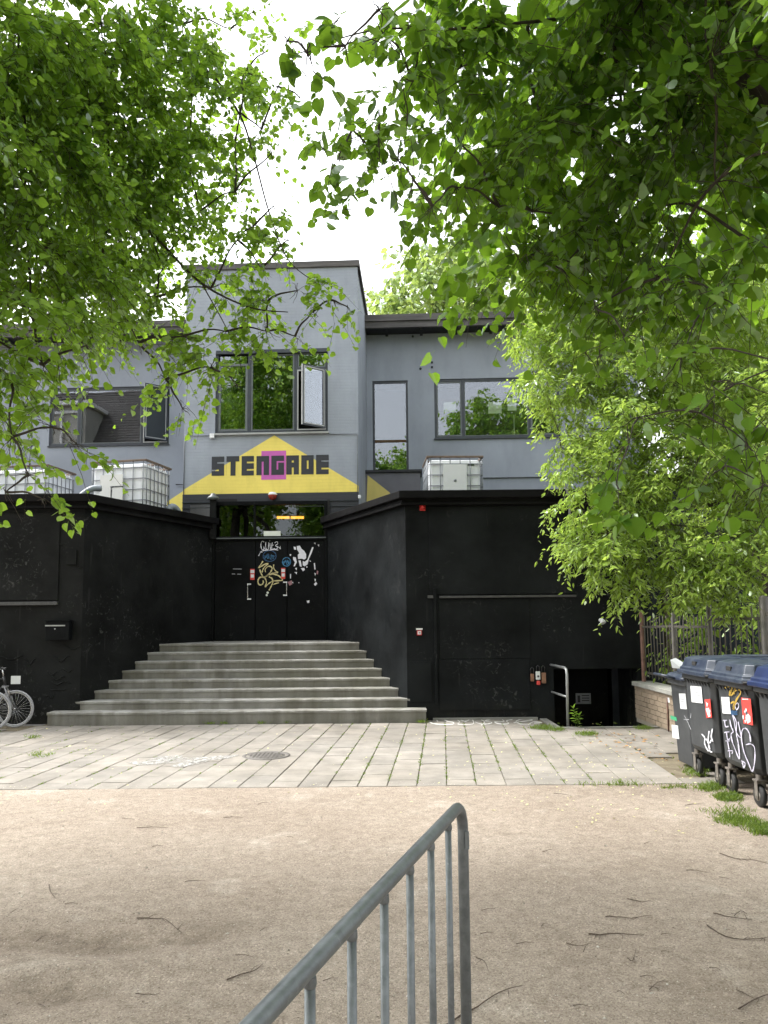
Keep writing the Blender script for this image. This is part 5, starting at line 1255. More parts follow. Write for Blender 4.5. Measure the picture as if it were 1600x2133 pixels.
def twig_mesh(TW, r0, name):
    """thin three-sided stems through three points each"""
    n = len(TW); pts = TW.reshape(n, 3, 3); d = nrm_(pts[:, 2] - pts[:, 0]); u = nrm_(np.cross(d, np.array([.13, .2, 1.]))); w_ = np.cross(d, u)
    V = []
    for i, rr in enumerate((r0, r0 * .8, r0 * .35)):
        for k in range(3):
            a = 2 * math.pi * k / 3; V.append(pts[:, i] + (u * math.cos(a) + w_ * math.sin(a)) * rr)
    V = np.stack(V, 1).reshape(-1, 3); F = []
    base = [(i * 3 + k, i * 3 + (k + 1) % 3, (i + 1) * 3 + (k + 1) % 3, (i + 1) * 3 + k) for i in range(2) for k in range(3)]
    F = (np.array(base)[None] + (np.arange(n) * 9)[:, None, None]).reshape(-1, 4)
    me = bpy.data.meshes.new(name); me.from_pydata(V.tolist(), [], F.tolist()); return me
def link_mesh(me, name, par, **tg):
    o = bpy.data.objects.new(name, me); COL.objects.link(o); o.parent = par
    for k, v in tg.items(): o[k] = v
    return o
def limb(mb, p, q, r0, r1, sag=.12, n=7, wob=.06):
    p, q = Vector(p), Vector(q); L = (q - p).length; pts = []; rs = []
    ax = (q - p).normalized(); s_ = ax.orthogonal().normalized(); s2 = ax.cross(s_); a = rnd.random() * 6; b = rnd.random() * 6
    for i in range(n):
        t = i / (n - 1); w0 = math.sin(math.pi * t)
        pts.append(p.lerp(q, t) + Vector((0, 0, sag * L * w0)) + (s_ * math.sin(a + 5 * t) + s2 * math.sin(b + 4 * t)) * wob * L * w0); rs.append(r0 + (r1 - r0) * t)
    mb.tube(pts, rs, 7); return pts
def tree(name, label, cat, base, trunk_top, blobs, size, kind, mat, per=8, spacing=.05, singles=0, r_trunk=.22, out_blobs=(), out_size=.16, barkm='bark', droop=.4, hubs=None, group=None, spread=.9, limbs=(), dens=1.0):
    blobs = [(c, r_, lay * dens) for c, r_, lay in blobs]; base = Vector(base); top = Vector(trunk_top)
    t = thing(name, label, cat, base, 0, group); INVt = np.array(base)
    m_ = MB(); limb(m_, base - Vector((0, 0, .1)), top, r_trunk, r_trunk * .6, 0, 9, .03); m_.build('trunk', barkm, t)
    brm = MB(); allb = list(blobs) + list(out_blobs); hubs = [top] + [Vector(h) for h in (hubs or [])]
    for h in hubs[1:]: limb(brm, top - Vector((0, 0, .3)), h, r_trunk * .45, r_trunk * .22, .08)
    nodes = [(h, None) for h in hubs]; todo = sorted(allb, key=lambda q: min((h - Vector(q[0])).length for h in hubs))
    for c, r_, lay in todo:
        cV = Vector(c); hb = min(nodes, key=lambda h: (h[0] - cV).length * (1.0 if h[1] else 1.15))[0]
        dist = min((h - cV).length for h in hubs); rr = (.005 + .012 / (1 + .8 * dist)) * (r_trunk / .22) * min(1.0, ((cV - CP).length / 5.5) ** 1.5)
        if (hb - cV).length > .15: limb(brm, hb, cV, rr * 1.1, rr * .5, .07, 8, .035)
        nodes.append((cV, 1))
        for k in range(5 if lay > .5 else 3):
            d = Vector(rng.normal(size=3)); d.normalize(); q = cV + Vector((d.x * r_[0], d.y * r_[1], d.z * r_[2] - .05)) * .62
            limb(brm, cV, q, .003, .0012, .05, 5, .07)
    for pts, r0, r1 in limbs:
        sp = smooth2([tuple(q) for q in pts], 6); brm.tube(sp, [r0 + (r1 - r0) * i / (len(sp) - 1) for i in range(len(sp))], 7)
    brm.build('branches', barkm, t)
    (P, A, Nn, Sz, Ti), TW = gather(blobs, size, spacing, per, droop, spread, area=AREA[kind])
    TW = TW.reshape(-1, 3, 3)[:, :, :] if TW.ndim == 2 and TW.shape[1] == 9 else TW
    TW = TW.reshape(len(TW), 9)
    tm = twig_mesh(TW - np.tile(INVt, 3), .0022 if size < .15 else .006, 'twigs'); tm.materials.append(M[barkm]); link_mesh(tm, 'twigs', t, kind='stuff')
    idx = np.arange(len(P)); lo = idx
    if singles:
        u, v, z = project(P); vis = (u > 5) & (u < 1595) & (v > 5) & (v < 2100) & (z > .3)
        score = np.where(vis, Sz / np.maximum(z, .1), -1); pick = np.argsort(-score)[:singles]; pick = pick[score[pick] > 0]
        mask = np.zeros(len(P), bool); mask[pick] = True; lo = idx[~mask]
        protos = []
        for k in range(8):
            me = leaves_mesh('leaf', kind, np.zeros((1, 3)), np.array([[1., 0, 0]]), np.array([[0, 0, 1.]]), np.ones(1), np.array([.12 + .11 * k]), mat); protos.append(me)
        for i in pick:
            a = A[i] / np.linalg.norm(A[i]); s_ = np.cross(Nn[i], a); s_ /= np.linalg.norm(s_); nr = np.cross(a, s_); sc = Sz[i]; p = P[i] - INVt
            o = bpy.data.objects.new('leaf', protos[int(min(7, max(0, Ti[i] * 8)))]); COL.objects.link(o); o.parent = t
            o.matrix_local = Matrix(((a[0] * sc, s_[0] * sc, nr[0] * sc, p[0]), (a[1] * sc, s_[1] * sc, nr[1] * sc, p[1]), (a[2] * sc, s_[2] * sc, nr[2] * sc, p[2]), (0, 0, 0, 1)))
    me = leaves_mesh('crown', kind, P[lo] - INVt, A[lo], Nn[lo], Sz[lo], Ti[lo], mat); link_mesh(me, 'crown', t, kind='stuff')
    n_ = len(P)
    if out_blobs:
        (P, A, Nn, Sz, Ti), _ = gather(out_blobs, out_size, out_size * .6, 6, droop, area=.42)
        me = leaves_mesh('outer_crown', 'heart_lo' if kind.startswith('heart') else kind, P - INVt, A, Nn, Sz, Ti, mat); link_mesh(me, 'outer_crown', t, kind='stuff'); n_ += len(P)
    return t
def PB_(u, v, Y, ru, rv, dr, lay):
    c = W(u, v, Y); return (tuple(c), (ru / FPX * Y, dr, rv / FPX * Y), lay)
LB = [PB_(*q) for q in (
    (40, 60, 4.6, 150, 140, .7, 2.2), (210, 50, 5.4, 160, 110, .8, 2.0), (380, 50, 6.2, 130, 90, .8, 1.6), (480, 60, 6.6, 70, 60, .5, .8), (530, 25, 6.4, 20, 30, .3, .3),
    (50, 290, 5.0, 160, 150, .8, 2.4), (230, 240, 6.0, 170, 150, .9, 2.6), (400, 190, 6.6, 120, 110, .8, 1.8), (510, 150, 6.4, 80, 55, .5, 1.1), (580, 180, 6.2, 60, 28, .3, .9), (550, 110, 6.3, 50, 30, .3, .6), (625, 205, 6.1, 22, 14, .2, .5), (500, 235, 6.3, 60, 45, .4, 1.0),
    (60, 500, 5.2, 160, 150, .8, 2.6), (230, 430, 6.4, 160, 130, .9, 2.2), (390, 340, 6.8, 100, 80, .6, 1.4), (490, 300, 6.6, 55, 55, .4, .8), (545, 270, 6.4, 30, 50, .3, .7), (565, 320, 6.3, 32, 28, .25, .6),
    (415, 440, 6.8, 45, 50, .4, .6), (490, 400, 6.5, 50, 40, .4, .8), (530, 470, 6.4, 60, 45, .4, 1.2), (600, 500, 6.2, 42, 28, .3, .8), (570, 430, 6.3, 30, 25, .3, .5), (495, 500, 6.4, 40, 30, .3, .9),
    (60, 650, 5.0, 130, 90, .7, 1.9), (210, 600, 6.2, 110, 60, .8, 1.3), (340, 560, 6.6, 80, 45, .6, .8), (320, 620, 6.4, 80, 32, .5, 1.0), (440, 600, 6.5, 85, 42, .5, 1.4), (545, 560, 6.3, 45, 30, .35, .9),
    (560, 625, 6.2, 50, 22, .3, 1.0), (620, 605, 6.1, 55, 22, .3, 1.3), (690, 625, 6.0, 42, 18, .25, 1.0), (725, 640, 5.95, 12, 16, .15, .5), (650, 650, 6.0, 26, 12, .2, .5),
    (470, 690, 6.3, 75, 36, .4, 1.3), (555, 690, 6.2, 50, 22, .3, 1.0), (615, 700, 6.1, 26, 10, .2, .5), (380, 700, 6.2, 80, 30, .4, 1.0), (440, 765, 6.1, 80, 28, .35, 1.3), (495, 805, 6.0, 28, 22, .25, .8), (345, 790, 6.1, 40, 26, .3, .8), (380, 850, 6.0, 24, 28, .25, .7), (290, 715, 6.2, 35, 16, .3, .4),
    (20, 790, 4.6, 75, 70, .5, 1.5), (90, 760, 5.0, 50, 50, .4, .7), (180, 720, 5.0, 35, 25, .3, .25), (110, 890, 4.5, 50, 22, .3, .9), (160, 925, 4.4, 26, 12, .2, .6), (25, 910, 4.4, 65, 50, .4, 1.1), (60, 990, 4.2, 45, 26, .25, .6), (90, 1040, 4.1, 28, 14, .15, .5), (12, 1025, 4.1, 20, 18, .2, .5),
    (-120, 200, 4.2, 150, 300, .8, 2.2), (-120, 700, 4.4, 130, 250, .8, 2.0))]
LB = [(c, r_, lay * (1.5 if c[2] > 3.9 and c[0] < -2.2 else 1.1 if c[0] < -1.6 else 1.0)) for c, r_, lay in LB]
LT = (-5.6, 5.2, 0)
lo_out = [((-6, 5.5, 7.5), (2.6, 2.6, 2.0), 3.0), ((-4.6, 6.4, 10.6), (2.4, 2.2, 1.8), 3.0), ((-7, 3.5, 9), (2.4, 2.4, 2.2), 3.0), ((-3.4, 4.4, 9.0), (1.8, 1.8, 1.0), 1.5), ((-6.4, 2.0, 6.2), (2.0, 2.0, 1.4), 2.5)]
def lm(pts): return [tuple(W(u, v, Y)) for u, v, Y in pts]
tree('linden_tree', 'large linden tree at the left whose drooping branches cover the sky and left wing', 'tree', LT, (-5.2, 5.6, 6.2), LB, .066, 'heart', 'linden_leaf', singles=298, droop=.28,
     out_blobs=lo_out, hubs=[(-4.3, 5.8, 5.5), (-3.8, 6.4, 4.3), (-4.8, 5.0, 3.6)], r_trunk=.24,
     limbs=[(lm([(-60, 330, 5.6), (60, 190, 5.9), (150, 165, 6.1), (215, 172, 6.2), (248, 235, 6.3)]), .055, .018), (lm([(130, 185, 6.1), (160, 150, 6.2), (230, 125, 6.3), (330, 95, 6.5)]), .03, .012),
            (lm([(440, 150, 6.4), (500, 240, 6.3), (530, 330, 6.2), (560, 440, 6.2), (600, 540, 6.1), (660, 590, 6.0)]), .011, .003), (lm([(230, 400, 6.3), (330, 500, 6.4), (420, 590, 6.3), (520, 640, 6.2), (600, 650, 6.1)]), .016, .004),
            (lm([(60, 480, 5.6), (150, 530, 5.9), (200, 590, 6.1), (230, 640, 6.1)]), .02, .006), (lm([(300, 380, 6.4), (310, 470, 6.4), (340, 560, 6.3)]), .008, .004), (lm([(420, 590, 6.3), (480, 700, 6.2), (510, 790, 6.0)]), .006, .002)])
RB = [PB_(*q) for q in (
    (640, 110, 2.9, 45, 30, .18, .7), (600, 85, 3.0, 22, 40, .12, .3), (720, 95, 3.0, 60, 40, .2, 1.0), (800, 70, 3.1, 70, 55, .25, 1.2), (880, 50, 3.4, 80, 60, .35, 1.4), (700, 55, 3.0, 45, 22, .15, .6), (790, 20, 3.0, 60, 30, .2, .8),
    (665, 300, 3.4, 22, 14, .12, .55), (705, 330, 3.4, 30, 22, .15, .35), (735, 270, 3.5, 50, 36, .2, .55), (790, 250, 3.6, 60, 50, .3, .7), (790, 330, 3.6, 50, 40, .25, .55), (850, 240, 3.6, 70, 80, .4, 1.1), (830, 335, 3.4, 50, 36, .3, .7), (860, 170, 3.5, 60, 50, .3, 1.0), (860, 375, 3.3, 26, 22, .2, .6),
    (960, 140, 3.8, 110, 110, .5, 1.8), (960, 300, 3.8, 100, 80, .5, 1.8), (900, 430, 3.3, 28, 28, .15, .5), (950, 390, 3.6, 60, 45, .3, 1.1), (1040, 430, 3.8, 45, 45, .3, 1.2),
    (1100, 90, 4.0, 130, 130, .6, 2.0), (1130, 280, 4.0, 120, 120, .6, 2.6), (1110, 440, 3.9, 90, 80, .5, 2.0), (1100, 530, 3.7, 45, 32, .25, .9), (1170, 560, 3.8, 70, 60, .35, 1.5), (1240, 640, 3.6, 55, 45, .3, .9),
    (1280, 90, 3.6, 150, 140, .7, 2.4), (1300, 300, 3.8, 150, 140, .7, 3.0), (1270, 470, 3.8, 120, 90, .5, 2.2), (1370, 580, 3.5, 90, 70, .4, 1.2), (1300, 700, 3.3, 70, 50, .25, .6), (1250, 740, 3.3, 40, 40, .2, .4),
    (1480, 120, 3.0, 150, 160, .6, 2.4), (1490, 380, 3.2, 150, 140, .6, 2.6), (1500, 620, 3.1, 130, 120, .5, 1.4), (1420, 740, 3.0, 80, 60, .3, .8), (1530, 800, 2.8, 90, 80, .35, 1.2), (1460, 860, 2.8, 70, 50, .25, .6), (1330, 870, 2.9, 60, 30, .2, .5), (1310, 920, 2.8, 32, 30, .15, .45), (1560, 930, 2.7, 60, 50, .25, .5), (1510, 970, 2.7, 60, 24, .2, .4), (1285, 1010, 2.7, 16, 24, .1, .4), (1590, 1010, 2.6, 30, 40, .15, .5),
    (1680, 300, 2.8, 140, 400, .6, 2.4), (1680, 760, 2.7, 110, 200, .5, 1.6), (1120, -120, 3.6, 300, 120, .8, 2.0), (1450, -100, 3.2, 250, 140, .8, 2.4))]
RB = [(c, r_, lay * (.30 if c[2] < 3.05 else .5 if c[2] < 3.7 and c[0] > .8 else .8 if c[0] < .4 else 1.1)) for c, r_, lay in RB]
MARK = 1
ro_out = [((2.4, 3.0, 5.6), (2.2, 1.8, .6), 4.0), ((3.2, 4.6, 5.6), (1.8, 1.2, .9), 4.0), ((1.9, 5.4, 5.4), (1.2, .9, .7), 2.5), ((3.4, 3.6, 6.6), (2.2, 2.2, 1.3), 3.6), ((2.2, 4.6, 6.9), (1.8, 1.8, 1.0), 3.0), ((4.4, 1.6, 6.2), (2.2, 2.2, 1.6), 3.0), ((4.6, 4.0, 8.6), (2.6, 2.6, 1.8), 3.0), ((3.8, 5.4, 5.6), (1.3, 1.3, 1.2), 2.2), ((3.6, .4, 6.6), (1.6, 1.8, 1.0), 1.6), ((5.0, 4.2, 4.6), (1.2, 1.6, 1.4), 2.0)]  # mostly unseen upper crown, leaf layers added to block light and darken foliage
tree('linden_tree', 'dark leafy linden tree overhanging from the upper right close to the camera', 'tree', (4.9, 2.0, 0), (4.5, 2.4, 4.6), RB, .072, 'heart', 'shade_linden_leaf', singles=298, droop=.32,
     out_blobs=ro_out, hubs=[(2.6, 3.4, 4.4), (1.9, 3.6, 4.5)], r_trunk=.22,
     limbs=[(lm([(1700, 560, 3.2), (1560, 500, 3.3), (1450, 430, 3.5), (1380, 430, 3.6), (1280, 470, 3.7)]), .010, .003), (lm([(1640, 260, 3.4), (1540, 160, 3.5), (1430, 90, 3.6), (1350, -20, 3.7)]), .035, .02), (lm([(1450, 100, 3.6), (1300, 60, 3.7), (1200, 100, 3.8), (1160, 140, 3.9)]), .025, .008), (lm([(1480, 130, 3.6), (1380, 180, 3.7), (1270, 200, 3.8)]), .014, .005), (lm([(1160, 40, 3.6), (950, 60, 3.4), (800, 60, 3.2), (690, 85, 3.05)]), .009, .002)])
MBL = [PB_(q[0] + (28 if q[0] < 1200 else 0), q[1] - (22 if q[1] > 1150 else 0), *q[2:]) for q in (
    (1060, 690, 11.0, 45, 26, .5, 1.5), (1110, 640, 11.2, 70, 60, .9, 2.2), (1180, 590, 11.4, 110, 90, 1.0, 2.4), (1080, 560, 11.6, 60, 50, .8, 1.3), (1130, 720, 11.0, 80, 50, .8, 2.0), (1180, 700, 11, 90, 60, .8, 2.2),
    (1110, 790, 10.8, 55, 45, .6, 1.6), (1080, 775, 10.6, 32, 28, .3, .9), (1180, 810, 11, 80, 60, .8, 1.6), (1120, 850, 10.6, 36, 24, .4, .9), (1140, 930, 10.6, 55, 34, .5, 1.5), (1190, 900, 10.8, 60, 40, .6, 1.2), (1180, 980, 10.6, 55, 36, .5, 1.2),
    (1290, 640, 11, 120, 100, 1.0, 2.2), (1290, 780, 10.6, 120, 90, 1.0, 2.4), (1300, 900, 10.4, 110, 90, 1.0, 2.4), (1250, 1010, 10.3, 90, 60, .8, 2.0), (1210, 1080, 10.2, 55, 40, .5, 1.6), (1180, 1130, 10.1, 36, 26, .35, 1.1), (1160, 1145, 10.1, 20, 10, .2, .7), (1220, 1160, 10.1, 60, 34, .5, 1.7), (1270, 1110, 10.2, 80, 60, .7, 2.2),
    (1320, 1180, 10.0, 80, 46, .6, 2.2), (1380, 1090, 10.0, 100, 80, .9, 2.4), (1400, 960, 10.2, 110, 100, 1.0, 2.4), (1420, 800, 10.6, 120, 100, 1.0, 2.2), (1430, 660, 10.8, 120, 90, 1.0, 2.0), (1460, 1200, 9.6, 80, 50, .6, 2.2), (1400, 1230, 9.8, 60, 26, .4, 1.5), (1420, 1262, 9.6, 30, 12, .3, .8), (1520, 1120, 9.6, 90, 80, .8, 2.2), (1560, 1210, 9.2, 70, 50, .6, 1.8), (1510, 1245, 9.3, 50, 22, .4, .9), (1540, 960, 9.8, 100, 90, .9, 2.2), (1560, 800, 10, 90, 90, .9, 2.0), (1560, 620, 10.2, 100, 100, .9, 1.8), (1620, 1000, 9.2, 70, 160, .8, 2.0), (1500, 760, 12.2, 170, 140, .8, 2.2), (1560, 980, 12.0, 130, 130, .8, 2.2), (1380, 640, 12.2, 130, 110, .8, 2.0))]
tree('ash_leaved_maple', 'bright yellow green maple with long narrow leaflets hanging over the black wall and fence', 'tree', (5.6, 10.9, 0), (5.2, 10.9, 3.6), MBL, .115, 'lance', 'maple_leaf', per=9, spacing=.035, singles=290,
     dens=1.05, hubs=[(4.3, 10.8, 4.8), (3.8, 10.7, 3.6), (4.4, 10.3, 3.2)], r_trunk=.15, out_blobs=[((5.6, 11.2, 7.4), (2.4, 2.0, 1.6), 2.6), ((7.4, 11, 5), (1.6, 1.8, 2.4), 2.6), ((6.0, 12.6, 2.2), (1.6, .8, 1.4), 2.0)], out_size=.16, droop=.35, spread=1.1)
FB = [PB_(*q) for q in (
    (930, 500, 30, 70, 60, 2.0, 2.6), (880, 570, 29, 90, 60, 2.0, 2.8), (970, 570, 29, 90, 70, 2.0, 2.8), (830, 620, 28, 80, 40, 1.5, 2.4), (1040, 600, 29, 70, 60, 2.0, 2.2), (990, 520, 30, 40, 50, 1.5, 1.4), (900, 635, 28, 120, 30, 1.5, 2.4), (1010, 640, 28, 90, 30, 1.5, 2.4), (790, 590, 28, 40, 30, 1.2, 1.3), (1120, 560, 30, 80, 90, 2.0, 2.0), (1000, 700, 28, 200, 60, 1.6, 2.0), (960, 460, 30, 34, 22, 1, .8))]
tree('background_tree', 'pale green round topped tree rising behind the roof of the right wing', 'tree', (3.0, 29.5, 0), (3.0, 29.5, 9), FB, .34, 'diamond', 'far_leaf', per=8, spacing=.12, r_trunk=.3, out_blobs=[((3.2, 30, 9.5), (3.4, 2.5, 2.5), 2.0)], out_size=.4)
tree('background_tree', 'tall green tree behind the navy shed, seen through gaps in the maple', 'tree', (10.5, 18.5, 0), (10.5, 18.5, 5),
     [((10.5 + 2.2 * math.cos(k * 2.1), 18.5 + 1.6 * math.sin(k * 2.1), 7.2 + 2.6 * math.sin(k * 1.7)), (2.0, 1.6, 1.7), 2.6) for k in range(7)], .26, 'diamond', 'far_leaf', per=8, spacing=.1, r_trunk=.25)
# trees and a house on the near side of the yard, seen mirrored in the upper windows
for (x, y, h, r_, lab) in ((-8.0, -6.0, 16.5, 4.2, 'tall dark tree standing behind the camera to the left of the path'), (-1.6, -9.5, 15.5, 3.6, 'broad dark tree standing behind the camera at the end of the yard'), (5.6, -7.5, 19.0, 4.2, 'leafy tree standing behind the camera at the right of the yard')):
    bl = [((x + r_ * .5 * math.cos(k * 1.9), y + r_ * .5 * math.sin(k * 1.9), h * .62 + r_ * .5 * math.sin(k * 2.7)), (r_ * .55, r_ * .55, r_ * .5), 2.4) for k in range(7)]
    tree('yard_tree', lab, 'tree', (x, y, 0), (x, y, h * .45), bl, .30, 'diamond', 'linden_leaf', per=6, spacing=.12, r_trunk=.26)
hs_ = thing('tiled_house', 'house with a tiled roof and white dormer, mirrored in the left wing window', 'house', (-25, -12, 0))
MB().box(-36, -15, -20, -10.02, 0, 10.6).build('wall', 'house_render', hs_)
m_ = MB()
m_.add([(-36.5, -9.6, 10.6), (-14.5, -9.6, 10.6), (-14.5, -15, 18.8), (-36.5, -15, 18.8), (-36.5, -20.4, 10.6), (-14.5, -20.4, 10.6)], [(0, 1, 2, 3), (3, 2, 5, 4), (1, 5, 2), (0, 3, 4)]); m_.build('roof', 'roof_tile', hs_)
m_ = MB()
for k in range(38): t_ = k / 38; m_.bar((-36.5, -9.62 - 5.4 * t_, 10.66 + 8.2 * t_), (-14.5, -9.62 - 5.4 * t_, 10.66 + 8.2 * t_), .08, .03)
m_.build('tile_rows', 'roof_tile', hs_, kind='stuff')
MB().box(-26.5, -23.2, -14.5, -10.8, 12.0, 16.6).build('dormer', 'house_render', hs_); MB().box(-26.8, -22.9, -14.6, -10.5, 16.6, 16.85).build('dormer_roof', 'frame_white', hs_)
for (p, q, r_, s_) in holes(-26.3, -23.4, 12.6, 16.2, [(-26.1, -24.93, 12.8, 16.0), (-24.77, -23.6, 12.8, 16.0)]): MB().box(p, q, -10.79, -10.7, r_, s_).build('dormer_frame', 'frame_white', hs_)

# ------------------------------------------------------------------ ground cover, weeds, pebbles, fallen twigs
def blades(name, pts, h, n_each, mat='grass_blade', spread=.05, wdt=.004, lean=.5, label=None, cat='grass'):
    P, A, Nn, Sz, Ti = [], [], [], [], []
    pts = np.array(pts, float); n = len(pts) * n_each
    c = np.repeat(pts, n_each, 0); o = rng.normal(size=(n, 2)) * spread
    base = np.stack([c[:, 0] + o[:, 0], c[:, 1] + o[:, 1], c[:, 2]], 1)
    a = nrm_(np.stack([rng.normal(size=n) * lean, rng.normal(size=n) * lean, np.ones(n)], 1)); hh = h * rng.uniform(.4, 1.2, n)
    sd = nrm_(np.cross(a, rng.normal(size=(n, 3))))
    tipd = nrm_(a + np.stack([rng.normal(size=n) * .5, rng.normal(size=n) * .5, -.2 * np.ones(n)], 1))
    v0 = base - sd * wdt; v1 = base + sd * wdt; m0 = base + a * hh[:, None] * .6 - sd * wdt * .8; m1 = m0 + sd * wdt * 1.6; tp = base + a * hh[:, None] * .6 + tipd * hh[:, None] * .5
    V = np.stack([v0, v1, m1, m0, tp], 1).reshape(-1, 3)
    F = []
    for i in range(n): F.append((5 * i, 5 * i + 1, 5 * i + 2, 5 * i + 3)); F.append((5 * i + 3, 5 * i + 2, 5 * i + 4))
    me = bpy.data.meshes.new(name); me.from_pydata(V.tolist(), [], F)
    at = me.attributes.new('tint', 'FLOAT', 'POINT'); at.data.foreach_set('value', np.repeat(rng.random(n), 5).astype(np.float32)); me.materials.append(M[mat])
    o = bpy.data.objects.new(name, me); COL.objects.link(o); o['kind'] = 'stuff'; o['label'] = label or 'short green grass'; o['category'] = cat; return o
# moss and grass in the joints
pts = []
for i in range(1500):
    c = rnd.randint(-26, 12); y = rnd.uniform(YE + .1, 12.8); x = .62 + c * SLW + (y - YE) * math.tan(ja)
    wgt = 1.0 if -.5 < x < 2.4 else (.6 if x < -2.6 and y < 11.5 else .25)
    if rnd.random() < wgt and abs(x) < .6 * y:
        for k in range(rnd.choice((1, 2, 4))): pts.append((x + rnd.uniform(-.006, .006), y + k * .03, -.012))
blades('joint_grass', pts, .026, 7, spread=.009, wdt=.004, lean=.9, label='low green grass and moss growing in the slab joints')
pts = []
def patch(u, v, ru, rv, n):
    for i in range(n):
        a, r_ = rnd.random() * 6.28, math.sqrt(rnd.random()) * (.7 + .3 * rnd.random()); q = G(u + ru * r_ * math.cos(a), v + rv * r_ * math.sin(a)); pts.append((q.x, q.y, gz(q.x, q.y) + (.03 if q.y > YE else 0)))
patch(1540, 1712, 55, 12, 90); patch(1590, 1730, 34, 14, 110); patch(1520, 1690, 60, 16, 30); patch(1515, 1660, 26, 9, 110); patch(1130, 1518, 26, 5, 60); patch(1160, 1522, 20, 4, 30); patch(1222, 1532, 26, 4, 45); patch(1340, 1519, 18, 3, 30); patch(1450, 1610, 30, 12, 40); patch(1480, 1640, 30, 10, 70); patch(1300, 1634, 120, 2, 22); patch(1420, 1640, 50, 5, 14)
patch(877, 1504, 9, 4, 26); patch(470, 1508, 12, 2, 12); patch(436, 1509, 10, 2, 10); patch(600, 1507, 8, 2, 10); patch(545, 1508, 6, 2, 6); patch(90, 1575, 34, 7, 16); patch(70, 1538, 20, 2, 10)
blades('grass', pts, .055, 9, spread=.03, wdt=.003, lean=.6, label='tufts of short green grass by the bins and along the wall')
# weed beside the handrail
wq = G(1200, 1516); wd_ = thing('weed_plant', 'single tall green weed growing beside the handrail at the stairwell edge', 'weed', (wq.x, wq.y, 0))
stems = [[(wq.x + .0, wq.y, 0), (wq.x - .01, wq.y, .15), (wq.x - .03, wq.y, .32)], [(wq.x + .02, wq.y + .01, 0), (wq.x + .05, wq.y, .12), (wq.x + .06, wq.y, .2)]]
m_ = MB()
for s_ in stems: m_.tube(s_, [.004, .003, .002], 5)
m_.build('stem', 'grass_blade', wd_)
P, A, Nn, Sz, Ti = [], [], [], [], []
for s_ in stems:
    for k in range(17):
        t_ = .25 + .75 * k / 16; q = Vector(s_[0]).lerp(Vector(s_[2]), t_); a_ = k * 2.4
        P.append(tuple(q - Vector((wq.x, wq.y, 0)))); A.append((math.cos(a_), math.sin(a_), .35 if k < 14 else 1.0)); Nn.append((0, 0, 1)); Sz.append(.085 * (1.1 - .4 * abs(t_ - .6))); Ti.append(.7 + .3 * rnd.random())
me = leaves_mesh('foliage', 'lance', *[np.array(q, float) for q in (P, A, Nn, Sz, Ti)], 'linden_leaf'); link_mesh(me, 'foliage', wd_)
# fallen bracts, dry leaves
def scatter_flakes(name, n, fn, size, mat, label):
    V, F = [], []
    for i in range(n):
        x, y = fn(); z = gz(x, y) + .004 if y < YE else .006; a = rnd.random() * 6.28; s_ = size * rnd.uniform(.5, 1.3); o = len(V)
        for k, (l, w_) in enumerate(((-1, 0), (0, .45), (1, 0), (0, -.45))): V.append((x + s_ * (l * math.cos(a) - w_ * math.sin(a)), y + s_ * (l * math.sin(a) + w_ * math.cos(a)), z + (rnd.uniform(0, .5) * s_ if k in (1, 2) else 0)))
        F.append((o, o + 1, o + 2, o + 3))
    me = bpy.data.meshes.new(name); me.from_pydata(V, [], F); me.materials.append(M[mat]); o = bpy.data.objects.new(name, me); COL.objects.link(o); o['kind'] = 'stuff'; o['label'] = label; o['category'] = 'litter'
scatter_flakes('bark_crumbs', 1500, lambda: (lambda y: (rnd.uniform(-.62, .62) * y + rnd.uniform(-.2, .2), y))(rnd.uniform(1.6, 8.0)), .006, 'twig_bark', 'tiny dark bark crumbs scattered on the gravel')
def fl_slab():
    while True:
        x, y = rnd.uniform(-6, 4), rnd.uniform(7.0, 12.7)
        if rnd.random() < (1.0 if .1 < x else .35): return x, y
scatter_flakes('fallen_bracts', 420, fl_slab, .016, 'bract_yellow', 'pale yellow linden bracts scattered over the slabs')
scatter_flakes('dry_leaves', 90, lambda: (3.3 + rnd.gauss(-.05, .22), rnd.uniform(9.2, 11.6)), .03, 'dry_leaf', 'brown dry leaves lying by the low brick wall')
scatter_flakes('fallen_bracts', 130, lambda: (rnd.uniform(1.5, 3.6), rnd.uniform(6.2, 9.6)), .015, 'bract_yellow', 'pale bracts and petals scattered on the soil near the bins')
# pebbles
n = 21000; yy = .9 + (YE - .95) * rng.random(n) ** 1.6; xx = rng.uniform(-1, 1, n) * (yy * .62 + .3)
clump = (np.sin(xx * 2.1 + np.sin(yy * 1.7) * 2) * np.sin(yy * 2.3 - xx) + rng.normal(size=n) * .5) > -.15; xx, yy = xx[clump], yy[clump]; n = len(xx)
ss = rng.uniform(.0016, .0046, n) * (1 + (rng.random(n) > .96) * 1.5); zz_ = np.array([gz(a, b) for a, b in zip(xx, yy)])
oct_ = np.array([(1, 0, 0), (0, 1, 0), (-1, 0, 0), (0, -1, 0), (0, 0, .7), (0, 0, -.5)], float); of = [(0, 1, 4), (1, 2, 4), (2, 3, 4), (3, 0, 4), (1, 0, 5), (2, 1, 5), (3, 2, 5), (0, 3, 5)]
ang = rng.random(n) * 6.28; ca, sa = np.cos(ang), np.sin(ang); jit = rng.uniform(.6, 1.35, (n, 6, 1))
V = oct_[None] * jit; Vx = V[..., 0] * ca[:, None] - V[..., 1] * sa[:, None]; Vy = V[..., 0] * sa[:, None] + V[..., 1] * ca[:, None]
V = np.stack([xx[:, None] + Vx * ss[:, None], yy[:, None] + Vy * ss[:, None] * .8, zz_[:, None] + V[..., 2] * ss[:, None] + ss[:, None] * .2], 2).reshape(-1, 3)
F = (np.array(of)[None] + (np.arange(n) * 6)[:, None, None]).reshape(-1, 3)
